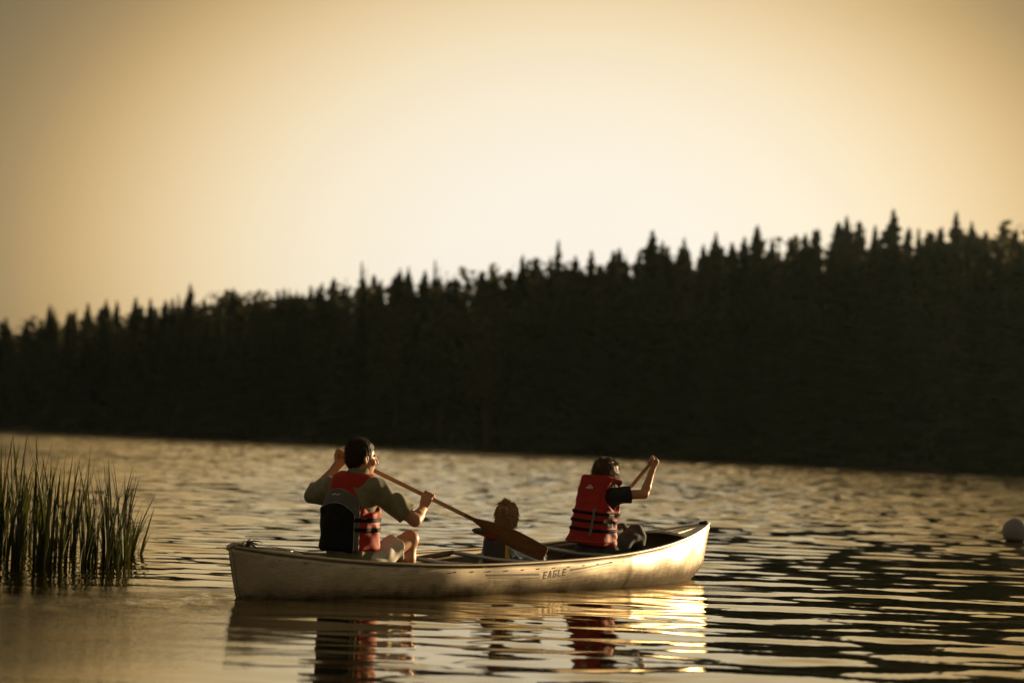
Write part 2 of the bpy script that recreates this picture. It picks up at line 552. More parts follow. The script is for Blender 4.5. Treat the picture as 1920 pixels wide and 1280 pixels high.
def build_water():
    ys = [-30, -10, 0, 4]
    y = 6.5
    while y < 9.0:
        ys.append(y); y += .08
    while y < 330:
        ys.append(y)
        y += .038 * max(1.0, y / 20.0)
    ys = np.array(ys)
    t = np.concatenate([np.linspace(-9, -.6, 10), np.linspace(-.5, -.30, 14), np.linspace(-.29, .29, 300), np.linspace(.30, .5, 14), np.linspace(.6, 9, 10)])
    base = np.maximum(ys, 8.0)
    X = t[None, :] * base[:, None]
    Y = np.repeat(ys[:, None], len(t), 1)
    sp = np.repeat(np.gradient(ys)[:, None], len(t), 1)
    sp = np.maximum(sp, .45 * np.abs(np.gradient(t))[None, :] * base[:, None])
    Z = water_height(X, Y, sp)
    # churned water along the hull, in the wake and round the stroke of the stern paddle
    c, s_ = math.cos(TH), math.sin(TH)
    dx, dy = X - CANOE_POS.x, Y - CANOE_POS.y
    U = dx * c + dy * s_
    Vv = -dx * s_ + dy * c
    bank = np.exp(-((Vv + .42) / .55) ** 2) * np.clip((2.6 - U) / 1.5, 0, 1) * np.clip((U + 3.6) / 1.0, 0, 1)
    wake = np.exp(-((Vv + .1) / .55) ** 2) * (U < -2.0) * np.exp((U + 2.3) * .30)
    left = np.exp(-((X + 2.65) / 1.0) ** 2 - ((Y - 11.2) / 2.5) ** 2)
    far = .12 * np.clip((Y - 32) / 60, 0, 1) + np.clip((Y - 85) / 100, 0, 1)
    churn = np.clip(.50 * bank * (Vv < -.2) + .8 * wake + .8 * left, 0, 1)
    # a few rings and ridges thrown by the hull and paddle
    trail = np.exp(-((Vv + .05) / .42) ** 2) * (U < -2.45) * np.exp((U + 2.45) * .75)
    Z += trail * (.0075 * np.sin(17 * U + 6 * Vv + 1.5 * np.sin(9 * Vv)) + .006 * np.sin(13 * Vv - 11 * U) + .0035 * np.sin(31 * U - 18 * Vv))
    bow = np.exp(-((Vv + .16 + .30 * (2.3 - U)) / .16) ** 2) * (U < 2.35) * np.exp((U - 2.3) * .7)
    Z += bow * .006 * np.cos(9 * (Vv + .30 * (2.3 - U)))
    nr, nc = X.shape
    idx = np.arange(nr * nc).reshape(nr, nc)
    F = np.stack([idx[:-1, :-1], idx[:-1, 1:], idx[1:, 1:], idx[1:, :-1]], -1).reshape(-1, 4)
    # no water inside the hull
    inside = (np.abs(U) < 2.35) & (np.abs(Vv) < hull_side(np.clip(U, -2.4, 2.4), np.full_like(U, DRAFT)) - .03)
    ins = inside.ravel()[F].all(1)
    me = np_mesh('water', np.stack([X, Y, Z], -1).reshape(-1, 3), F[~ins])
    at_ = me.attributes.new('churn', 'FLOAT', 'POINT')
    at_.data.foreach_set('value', churn.astype(np.float32).ravel())
    at_ = me.attributes.new('chop', 'FLOAT', 'POINT')
    at_.data.foreach_set('value', far.astype(np.float32).ravel())
    o = link('lake_water', me, mats=M['water'])
    tag(o, 'rippled lake water reflecting the evening sky and dark trees', kind='structure')


build_water()


def hill_z(d):
    """ground height at a distance d behind the shoreline."""
    return -.35 + np.where(d < 0, d * .06, np.minimum(d, 3) * .28 + np.clip(d - 3, 0, 400) * .035)


def build_shore():
    L = np.linspace(-260, 420, 120)
    d = np.concatenate([np.linspace(-14, 6, 16), np.linspace(8, 60, 16), np.linspace(75, 500, 12)])
    A, Dd = np.meshgrid(L, d)
    X = SHORE_A[0] + sh_dir[0] * A + sh_nrm[0] * Dd
    Y = SHORE_A[1] + sh_dir[1] * A + sh_nrm[1] * Dd
    Z = hill_z(Dd + 1.2 * np.sin(A * .21) + .7 * np.sin(A * .53 + 1)) + .25 * np.sin(A * .4 + Dd * .3)
    nr, nc = X.shape
    idx = np.arange(nr * nc).reshape(nr, nc)
    F = np.stack([idx[:-1, :-1], idx[:-1, 1:], idx[1:, 1:], idx[1:, :-1]], -1).reshape(-1, 4)
    o = link('hill', np_mesh('hill', np.stack([X, Y, Z], -1).reshape(-1, 3), F), mats=M['soil'])
    tag(o, 'low wooded rise behind the far shore', kind='structure')
    V = np.array([(-900, -300, -2.2), (900, -300, -2.2), (900, 900, -2.2), (-900, 900, -2.2)])
    g = link('lake_bed', np_mesh('lake_bed', V, np.array([[0, 1, 2, 3]]), False), mats=M['lakebed'])
    tag(g, 'lake bed below the water', kind='structure')


build_shore()


# ------------------------------------------------------------------ forest
def conifer(seed, slim=1.0, gaps=0.0, dead=0.0, n_wh=34):
    """unit-height spruce: drooping sprays in whorls round a trunk."""
    r = np.random.default_rng(seed)
    V, F = [], []
    base = r.uniform(.03, .10)
    lean = r.normal(0, .012, 2)
    for i in range(n_wh):
        f = (i + r.uniform(-.3, .3)) / n_wh
        f = 1 - (1 - f) ** 1.35
        z = base + (1 - base) * f
        env = .215 * slim * (1 - f) ** .80 + .0035
        env *= r.uniform(.85, 1.12)
        nb = int(r.integers(7, 10))
        a0 = r.uniform(0, 6.28)
        for j in range(nb):
            if r.random() < gaps:
                continue
            a = a0 + j * 6.283 / nb + r.normal(0, .25)
            L = env * r.uniform(.45, 1.15)
            zj = z + r.uniform(-.5, .5) * (1 - base) / n_wh * 3.0 * (1 - f) ** .6
            dr = r.uniform(.10, .45) * L * (1.2 - f)
            w = L * r.uniform(.28, .45) + .004
            ca, sa = math.cos(a), math.sin(a)
            tx, ty = -sa, ca
            cx, cy = lean * z
            b = len(V)
            th = r.uniform(.006, .013)
            V += [(cx, cy, zj + th), (cx + ca * L * .55 + tx * w, cy + sa * L * .55 + ty * w, zj - dr * .5 - th * r.uniform(0, 1.5)),
                  (cx + ca * L, cy + sa * L, zj - dr + .15 * L), (cx + ca * L * .55 - tx * w, cy + sa * L * .55 - ty * w, zj - dr * .5 - th * r.uniform(0, 1.5)),
                  (cx + ca * L * .55, cy + sa * L * .55, zj - dr * .3 + th * .9), (cx + ca * L * .4, cy + sa * L * .4, zj - dr * .6 - th * 1.6)]
            F += [(b, b + 1, b + 4), (b + 4, b + 1, b + 2), (b, b + 4, b + 3), (b + 4, b + 2, b + 3), (b, b + 5, b + 1), (b + 3, b + 2, b + 5), (b + 5, b + 2, b + 1)]
    # leader
    b = len(V)
    V += [(lean[0] - .006, lean[1], .94), (lean[0] + .006, lean[1], .94), (lean[0], lean[1] + .006, .94), (lean[0], lean[1], 1.0)]
    F += [(b, b + 1, b + 3), (b + 1, b + 2, b + 3), (b + 2, b, b + 3)]
    return np_mesh('conifer_crown', np.array(V), np.array(F), False)


def broadleaf(seed, nl=700):
    r = np.random.default_rng(seed)
    V, F = [], []
    blobs = [(r.normal(0, .05), r.normal(0, .05), r.uniform(.35, .9), r.uniform(.07, .15)) for _ in range(14)]
    for i in range(nl):
        bx, by, bz, br = blobs[int(r.integers(len(blobs)))]
        d = r.normal(0, 1, 3); d /= np.linalg.norm(d)
        rad = br * r.uniform(.5, 1.05) * (1.1 - .5 * max(0, bz - .5))
        p = np.array([bx, by, bz]) + d * rad
        p[2] = min(p[2], 1.0)
        e1 = r.normal(0, 1, 3); e1 /= np.linalg.norm(e1)
        e2 = np.cross(e1, r.normal(0, 1, 3)); e2 /= np.linalg.norm(e2)
        s = r.uniform(.012, .028)
        b = len(V)
        V += [p - e1 * s, p + e2 * s * .7, p + e1 * s, p - e2 * s * .7]
        F += [(b, b + 1, b + 2), (b, b + 2, b + 3)]
    return np_mesh('broadleaf_crown', np.array(V), np.array(F), False)


def trunk_mesh():
    m = MB()
    m.tube([(0, 0, -.03), (0, 0, .3), (0, 0, .7), (0, 0, .97)], [.016, .012, .007, .002], 6)
    return m.mesh('trunk')


CON = [conifer(20 + i, s, g, n_wh=n) for i, (s, g, n) in enumerate(
    [(1.15, .05, 42), (1.0, .05, 44), (1.35, .1, 42), (.72, .15, 44), (1.1, .28, 40), (1.4, .05, 42), (.6, .28, 42), (1.0, .15, 46)])]
BRD = [broadleaf(60 + i) for i in range(4)]
TRK = trunk_mesh()
for me in CON:
    me.materials.append(M['needles'])
for me in BRD:
    me.materials.append(M['leaves'])
TRK.materials.append(M['bark'])


def hor_at(px):
    return HOR_Y + (px - WPX / 2) * math.tan(ROLL)


def put_tree(px, top_y, back, me, name, label, group, wide=1.0):
    D = shore_depth(px) + back * 1.35
    p = at(px, top_y, D)
    # ground under it
    dd = (p[:2] - SHORE_A) @ sh_nrm
    gz = float(hill_z(np.array(dd)))
    H = max(3.0, p[2] - gz)
    o = link(name, None, loc=(p[0], p[1], gz))
    link('crown', me, o)
    o.rotation_euler = (0, 0, random.uniform(0, 6.28))
    o.scale = (H * wide, H * wide, H)
    tag(o, label, 'tree', group)
    link('trunk', TRK, o)
    return o


ENV = np.array([(-400, 655), (-200, 640), (0, 622), (100, 604), (200, 592), (300, 583), (400, 568), (500, 560), (600, 549), (700, 531), (800, 526), (900, 519),
                (1000, 507), (1100, 506), (1200, 484), (1300, 483), (1400, 464), (1500, 460), (1600, 450), (1700, 463), (1800, 450), (1920, 456), (2200, 440), (2400, 430)], float)
GT = 'trees of the forest across the lake'
spires = [  # px, top y, variant, width, label
    (12, 594, 0, .9, 'pointed tree top at the far left end of the skyline'),
    (50, 594, 'b', 1, None), (90, 570, 1, .85, 'slim dark spire, leftmost tall one above the reed bed'),
    (108, 577, 6, .8, None), (125, 583, 1, .8, None), (139, 578, 6, .8, None), (165, 567, 0, .9, None),
    (199, 561, 2, .9, 'broad pointed conifer on the left skyline between lower pointed tops'),
    (224, 563, 1, .8, None), (251, 556, 0, .9, None), (285, 560, 1, .9, None), (311, 562, 0, 1, None), (327, 558, 0, .8, None), (341, 552, 6, .8, None),
    (364, 532, 1, .9, 'tall narrow spire standing alone on the left third of the skyline'),
    (388, 560, 'b', 1, None), (414, 550, 'b', 1, None), (442, 540, 2, .9, None), (470, 548, 'b', 1, None), (495, 545, 'b', 1, None), (520, 543, 0, .9, None), (536, 541, 6, .8, None),
    (557, 532, 'b', 1, None), (583, 535, 0, .9, None), (600, 530, 0, .9, None), (655, 524, 'b', 1, None),
    (688, 492, 6, .75, 'thin ragged spire rising above the skyline over the man'),
    (710, 524, 0, .9, None), (735, 520, 1, .8, None), (755, 503, 1, .8, None), (768, 502, 2, .8, None), (792, 507, 2, .9, None),
    (825, 488, 6, .7, 'very thin dead-looking spire on the middle skyline'),
    (852, 504, 'b', 1, None), (877, 505, 'b', 1, None), (903, 508, 0, .9, None), (921, 506, 1, .9, None), (955, 500, 'b', 1, None),
    (976, 478, 0, .8, None), (1005, 485, 'b', 1, None), (1024, 482, 6, .8, None),
    (1047, 451, 3, .85, 'narrow column-like spruce standing clear above the middle skyline'),
    (1086, 480, 2, .9, None), (1115, 470, 0, .85, None), (1152, 470, 4, .9, None), (1176, 486, 0, .9, None),
    (1217, 433, 2, 1.0, 'broad pointed spruce above the boy with the raised paddle'),
    (1257, 462, 0, .8, None), (1283, 446, 3, .9, 'slender spruce right of the broad pointed one above the boy'),
    (1322, 458, 1, .9, None), (1341, 437, 2, .85, 'dense pointed spruce beside the deep notch in the skyline'),
    (1424, 432, 4, 1.0, 'wide ragged tree top right of the deep notch in the skyline'),
    (1453, 446, 4, .8, None), (1480, 445, 0, .8, None), (1500, 470, 0, .9, None),
    (1529, 430, 7, .9, 'spiky spruce standing apart with a gap on either side'),
    (1580, 450, 4, .9, None), (1600, 407, 1, .95, 'tall spruce left of the tallest tree'),
    (1637, 423, 4, .8, 'thin see-through tree top between the two tall spruces'),
    (1671, 395, 2, .95, 'tallest tree, broad dark spruce on the right skyline'),
    (1722, 428, 3, .8, 'slim lone spire just right of the tallest tree'),
    (1751, 430, 1, .8, 'left one of two slim spires side by side'),
    (1767, 426, 3, .9, 'right one of two slim spires side by side'),
    (1792, 400, 1, .9, 'second tallest pointed spruce near the right edge'),
    (1812, 416, 1, .8, 'spruce leaning on the right flank of the second tallest'),
    (1846, 433, 4, .9, None), (1872, 453, 0, .9, None), (1902, 430, 7, .85, 'pointed spruce at the right edge of the skyline'),
    (1945, 440, 0, 1, None), (1990, 425, 1, .9, None), (2060, 440, 2, .9, None), (2120, 430, 0, .9, None)]
FOREST_LABEL = 'dark tree merging into the unbroken forest wall across the lake'
n_trees = 0
for px, ty, v, w, lab in spires:
    me = BRD[random.randrange(4)] if v == 'b' else CON[v]
    nm = 'broadleaf_tree' if v == 'b' else 'spruce_tree'
    put_tree(px, ty, random.uniform(8, 22), me, nm, lab or FOREST_LABEL, GT, w)
    n_trees += 1
for row, (step, back, drop, jit) in enumerate([(30, 5, 55, 26), (31, 14, 6, 16), (27.5, 26, -20, 14)]):
    x = -330 + row * 9
    while x < 2330:
        env = float(np.interp(x, ENV[:, 0], ENV[:, 1]))
        s = (hor_at(x) - env) / 330.0
        ty = env + (drop * random.uniform(.4, 1.25) + random.uniform(-jit, jit) * .6) * max(.55, s)
        br = random.random() < (.22 if x < 1000 else .05)
        me = random.choice(BRD) if br else CON[random.choice([0, 0, 1, 2, 5, 7, 4])]
        if -110 < x < 2040 and n_trees < 300:
            put_tree(x, ty, back + random.uniform(-3, 3), me, 'broadleaf_tree' if br else 'spruce_tree', FOREST_LABEL, GT, random.uniform(.95, 1.3))
            n_trees += 1
        x += step * random.uniform(.75, 1.25)


def build_thicket():
    """the rest of the wood: low brush on the bank and the crowded crowns behind, past counting."""
    r = np.random.default_rng(3)
    n = 34000
    A = r.uniform(-120, 560, n)
    d = r.uniform(.8, 9, n)
    x = SHORE_A[0] + sh_dir[0] * A + sh_nrm[0] * d
    y = SHORE_A[1] + sh_dir[1] * A + sh_nrm[1] * d
    z = hill_z(d) + r.uniform(-.1, 1, n) ** 1.5 * (1.6 + d * .55 + 1.2 * np.sin(A * .35) + .8 * np.sin(A * .9))
    P = np.stack([x, y, np.nan_to_num(z)], -1)
    e1 = r.normal(0, 1, (n, 3)); e1 /= np.linalg.norm(e1, axis=1)[:, None]
    e2 = np.cross(e1, r.normal(0, 1, (n, 3))); e2 /= np.linalg.norm(e2, axis=1)[:, None]
    s = r.uniform(.22, .55, n)[:, None]
    V = np.stack([P - e1 * s, P + e2 * s * .7, P + e1 * s, P - e2 * s * .7], 1).reshape(-1, 3)
    F = np.arange(n * 4).reshape(-1, 4)
    o = link('undergrowth', np_mesh('undergrowth', V, F, False), mats=M['brush'])
    tag(o, 'dark brush and saplings crowding the far bank', kind='stuff')
    # crowded crowns behind
    n = 120000
    A = r.uniform(-120, 560, n)
    d = r.uniform(9, 60, n)
    x = SHORE_A[0] + sh_dir[0] * A + sh_nrm[0] * d
    y = SHORE_A[1] + sh_dir[1] * A + sh_nrm[1] * d
    pxx = WPX / 2 + FPX * x / y
    env = np.interp(pxx, ENV[:, 0], ENV[:, 1])
    ztop = CAM_H + (HOR_Y + (pxx - WPX / 2) * math.tan(ROLL) - env) * y / FPX - 1.0 - .7 * np.sin(A * 1.9) - .6 * np.sin(A * .83 + d)
    ztop = np.where(A > 235, hill_z(d) + 8.5 + 1.2 * np.sin(A * .7) + np.sin(A * 1.9), ztop)
    z = hill_z(d) + r.uniform(0, 1, n) ** .8 * (ztop - hill_z(d))
    P = np.stack([x, y, z], -1)
    e1 = r.normal(0, 1, (n, 3)); e1 /= np.linalg.norm(e1, axis=1)[:, None]
    e2 = np.cross(e1, r.normal(0, 1, (n, 3))); e2 /= np.linalg.norm(e2, axis=1)[:, None]
    s = r.uniform(.2, .55, n)[:, None]
    V = np.stack([P - e1 * s, P + e2 * s * .7, P + e1 * s, P - e2 * s * .7], 1).reshape(-1, 3)
    o = link('forest', np_mesh('forest', V, np.arange(n * 4).reshape(-1, 4), False), mats=M['needles'])
    tag(o, 'crowded dark crowns deep in the wood across the lake', kind='stuff')


def build_wood_edges():
    """the wood running on along the shore to both sides, past the 300 trees built singly."""
    r = np.random.default_rng(8)
    Vs, Fs, b = [], [], 0
    data = []
    for me in CON:
        co = np.empty(len(me.vertices) * 3, np.float32); me.vertices.foreach_get('co', co)
        li = np.empty(len(me.loops), np.int32); me.loops.foreach_get('vertex_index', li)
        data.append((co.reshape(-1, 3), li.reshape(-1, 3)))
    for A in np.concatenate([np.arange(-120, -14, 4.2), np.arange(179, 420, 3.6)]):
        d = r.uniform(4, 9)
        x, y = SHORE_A + sh_dir * A + sh_nrm * d
        H = r.uniform(8, 10.5) if A > 230 else r.uniform(13, 17)
        co, F = data[int(r.integers(len(data)))]
        a = r.uniform(0, 6.28)
        w = H * r.uniform(1.0, 1.35)
        Vs.append(np.stack([x + w * (co[:, 0] * math.cos(a) - co[:, 1] * math.sin(a)), y + w * (co[:, 0] * math.sin(a) + co[:, 1] * math.cos(a)), float(hill_z(np.array(d))) + H * co[:, 2]], -1))
        Fs.append(F + b); b += len(co)
    o = link('forest', np_mesh('forest', np.concatenate(Vs), np.concatenate(Fs), False), mats=M['needles'])
    tag(o, 'dark conifers of the wood running on along the shore to both sides', kind='stuff')


build_thicket()
build_wood_edges()

# ------------------------------------------------------------------ canoe
canoe = link('canoe', None)
canoe.matrix_world = CANOE_M
tag(canoe, 'open aluminium canoe carrying three paddlers, bow glaring in the low sun', 'canoe')


def build_canoe():
    S = np.concatenate([np.linspace(-1, -.8, 24)[:-1], np.linspace(-.8, .25, 56)[:-1], np.linspace(.25, .55, 60)[:-1], np.linspace(.55, 1, 60)])
    Q = np.linspace(0, 1, 40)
    SS, QQ = np.meshgrid(S, Q, indexing='ij')
    u, y, w = hull_pt(SS, QQ)
    ns, nq = u.shape
    for side, sg in (('starboard', -1), ('port', 1)):
        pass
    V = np.concatenate([np.stack([u, -y, w], -1)[:, ::-1].reshape(ns, nq, 3), np.stack([u, y, w], -1)[:, 1:]], 1)
    nc = V.shape[1]
    idx = np.arange(ns * nc).reshape(ns, nc)
    F = np.stack([idx[:-1, :-1], idx[:-1, 1:], idx[1:, 1:], idx[1:, :-1]], -1).reshape(-1, 4)
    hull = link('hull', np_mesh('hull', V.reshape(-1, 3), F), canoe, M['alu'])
    sol = hull.modifiers.new('sheet', 'SOLIDIFY'); sol.thickness = .003; sol.offset = -1
    # gunwales: rolled rails
    uu = np.linspace(-CANOE_L / 2 + .02, CANOE_L / 2 - .02, 90)
    for sg in (-1, 1):
        m = MB()
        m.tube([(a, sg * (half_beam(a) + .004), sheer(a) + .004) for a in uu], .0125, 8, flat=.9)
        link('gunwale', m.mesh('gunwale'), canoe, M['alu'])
    # stem bands
    for e in (-1, 1):
        m = MB()
        pts = []
        for q in np.linspace(.12, 1, 24):
            a, b, c = hull_pt(np.array(e * 1.0), np.array(q))
            pts.append((float(a) + e * .004, 0, float(c)))
        m.tube(pts, .011, 6, flat=1.0, up=(0, 1, 0))
        link('stem_band', m.mesh('stem_band'), canoe, M['alu'])
        # deck plate, raised ribs pressed into it, end cap
        m = MB()
        U0 = CANOE_L / 2 - (.60 if e > 0 else .46)
        ul = np.linspace(U0, CANOE_L / 2 - .035, 14)
        top, bot = [], []
        for a in ul:
            hb = half_beam(a) - .004
            for k, fy in enumerate((-1, -.5, 0, .5, 1)):
                top.append((e * a, fy * hb, sheer(a) + .010 + .020 * (1 - fy * fy) * hb / .17))
        F = []
        for i in range(len(ul) - 1):
            for k in range(4):
                q = (i * 5 + k, (i + 1) * 5 + k, (i + 1) * 5 + k + 1, i * 5 + k + 1)
                F.append(q if e > 0 else q[::-1])
        m.add(top, F)
        dp = link('deck_plate', m.mesh('deck_plate'), canoe, M['deck'] if e > 0 else M['alu'])
        sol = dp.modifiers.new('sheet', 'SOLIDIFY'); sol.thickness = .003; sol.offset = -1
        for k, fy in enumerate((-.55, -.2, .15, .5)):
            m = MB()
            m.tube([(e * a, fy * (half_beam(a) - .004), sheer(a) + .011 + .020 * (1 - fy * fy) * (half_beam(a) - .004) / .17) for a in ul[:-2]], .004, 6)
            link('ridge', m.mesh('ridge'), dp, M['alu'])
        m = MB()
        hb = half_beam(U0)
        m.tube([(e * U0, -hb + .004, sheer(U0) + .006), (e * U0, -.5 * hb, sheer(U0) + .020), (e * U0, 0, sheer(U0) + .026), (e * U0, .5 * hb, sheer(U0) + .020), (e * U0, hb - .004, sheer(U0) + .006)], .010, 6)
        link('coaming', m.mesh('coaming'), dp, M['alu'])
        m = MB()
        uc = CANOE_L / 2
        m.tube([(e * (uc - .09), 0, sheer(uc - .09) + .020), (e * (uc - .03), 0, sheer(uc) + .014), (e * (uc + .012), 0, sheer(uc) + .004), (e * (uc + .020), 0, sheer(uc) - .02)], [.030, .026, .018, .011], 10, flat=.6)
        link('end_cap', m.mesh('end_cap'), canoe, M['rubber'] if e > 0 else M['alu'])
    # thwarts
    for a in (-.62, .0, .92):
        m = MB()
        hb = float(half_beam(a)) - .006
        zz = float(sheer(a)) - .012
        m.tube([(a, -hb, zz + .004), (a, -hb + .05, zz), (a, 0, zz - .012), (a, hb - .05, zz), (a, hb, zz + .004)], .0155, 10)
        th = link('thwart', m.mesh('thwart'), canoe, M['steel'])
        for sg in (-1, 1):
            m = MB()
            m.box((a, sg * (hb - .006), zz - .008), (.035, .010, .016))
            link('bracket', m.mesh('bracket', False), th, M['alu'])
    # seats: pressed aluminium benches on hangers
    for a, zz in ((-1.5, .235), (1.03, .235)):
        m = MB()
        hb = float(min(hull_side(np.array(a + k), np.array(zz - .045)) for k in (-.135, .135))) - .008
        m.box((a, 0, zz - .012), (.125, hb, .012))
        m.box((a - .125, 0, zz - .025), (.008, hb - .01, .022))
        m.box((a + .125, 0, zz - .025), (.008, hb - .01, .022))
        link('seat', m.mesh('seat', False), canoe, M['alu'])
    # floor ribs
    for a in (-1.9, -1.1, -.3, .5, 1.4, 1.95):
        m = MB()
        pts = []
        for q in np.linspace(-1, 1, 21):
            aa, b, c = hull_pt(np.array(a / (CANOE_L / 2)), np.array(abs(q) * .82))
            pts.append((a, math.copysign(max(float(b) - .026, 0), q), float(c) + .014))
        m.tube(pts, .012, 6)
        link('rib', m.mesh('rib'), canoe, M['alu'])
    # rivets under the rail and along the stems
    m = MB()
    for sg in (-1, 1):
        for a in np.arange(-2.45, 2.46, .17):
            wv = float(sheer(a)) - .042
            yv = float(hull_side(np.array(a), np.array(wv)))
            c = np.array([a, sg * yv, wv])
            m.tube([c + (0, -sg * .002, 0), c + (0, sg * .003, 0), c + (0, sg * .0045, 0)], [.0042, .004, .002], 6)
    rv = link('rivets', m.mesh('rivets'), canoe, M['decal'])
    tag(rv, kind='stuff')

    def on_hull(pts, off=.0007, sg=-1):
        out = []
        for a, wv in pts:
            out.append((a, sg * (float(hull_side(np.array(a), np.array(wv))) + off), wv))
        return out

    # lettering and stripes on the near side
    T = .21
    GLYPH = {'E': (.72, [(0, 0, T, 1), (T, 0, .72, T), (T, .39, .64, .61), (T, 1 - T, .72, 1)]),
             'G': (.80, [(0, 0, T, 1), (T, 1 - T, .80, 1), (T, 0, .80, T), (.80 - T, T, .80, .54), (.42, .36, .80 - T, .54)]),
             'L': (.70, [(0, 0, T, 1), (T, 0, .70, T)]), 'A': (.86, None)}
    A_QUADS = [((0, 0), (T * 1.05, 0), (.54, 1), (.32, 1)), ((.86 - T * 1.05, 0), (.86, 0), (.54, 1), (.40, .74)), ((.22, .20), (.64, .20), (.57, .40), (.29, .40))]
    u0, u1 = LET_U
    hgt = .055
    gap = .26
    total = sum(GLYPH[c][0] for c in 'EAGLE') + 4 * gap
    sx = (u1 - u0) / total
    x = 0.0
    for c in 'EAGLE':
        wd, rects = GLYPH[c]
        quads = A_QUADS if rects is None else [((a, b), (d, b), (d, e_), (a, e_)) for a, b, d, e_ in rects]
        m = MB()
        for k, q in enumerate(quads):
            n_ = 4
            V, Fq = [], []
            for jy in range(n_ + 1):
                for jx in range(2):
                    f = jy / n_
                    lo, hi = q[0 if jx == 0 else 1], q[3 if jx == 0 else 2]
                    gx, gy = lo[0] + (hi[0] - lo[0]) * f, lo[1] + (hi[1] - lo[1]) * f
                    a = u0 + (x + gx + .22 * gy) * sx
                    V.append(on_hull([(a, LET_W + gy * hgt + (a - u0) * .055)], .0006 + .0001 * k)[0])
            m.add(V, [(2 * i, 2 * i + 1, 2 * i + 3, 2 * i + 2) for i in range(n_)])
        link('letter', m.mesh('letter', False), canoe, M['decal'])
        x += wd + gap

    def stripe(ua, wa, ub, wb, t0, t1, mt):
        m = MB()
        k = 14
        low = [(ua + (ub - ua) * i / k, wa + (wb - wa) * i / k) for i in range(k + 1)]
        V = on_hull([(a, b) for a, b in low]) + on_hull([(a, b + t0 + (t1 - t0) * i / k) for i, (a, b) in enumerate(low)])
        m.add(V, [(i, i + 1, k + 2 + i, k + 1 + i) for i in range(k)])
        link('stripe', m.mesh('stripe'), canoe, mt)

    for sp in STRIPES:
        stripe(*sp)
    # worn oval sticker and a smear near the stern
    m = MB()
    pts = [(-2.33 + .045 * math.cos(q), .395 + .020 * math.sin(q)) for q in np.linspace(0, 2 * math.pi, 24)[:-1]]
    m.add(on_hull(pts), [tuple(range(23))])
    link('sticker', m.mesh('sticker'), canoe, M['sticker'])
    m = MB()
    pts = [(-2.10 + (.03 + .006 * math.sin(5 * q)) * math.cos(q), .405 + (.011 + .004 * math.sin(3 * q + 1)) * math.sin(q)) for q in np.linspace(0, 2 * math.pi, 24)[:-1]]
    m.add(on_hull(pts), [tuple(range(23))])
    link('scuff', m.mesh('scuff'), canoe, M['sticker'])


LET_U, LET_W = (-.03, .225), .225
STRIPES = [(-.62, .275, -.07, .255, .012, .016, M['decal_grey']), (-.60, .258, -.30, .248, .004, .004, M['decal_grey']),
           (-.24, .239, -.07, .237, .005, .005, M['decal_grey']),
           (.28, .270, .80, .305, .016, .012, M['decal_grey']), (.29, .252, .78, .292, .005, .004, M['decal_grey'])]
build_canoe()


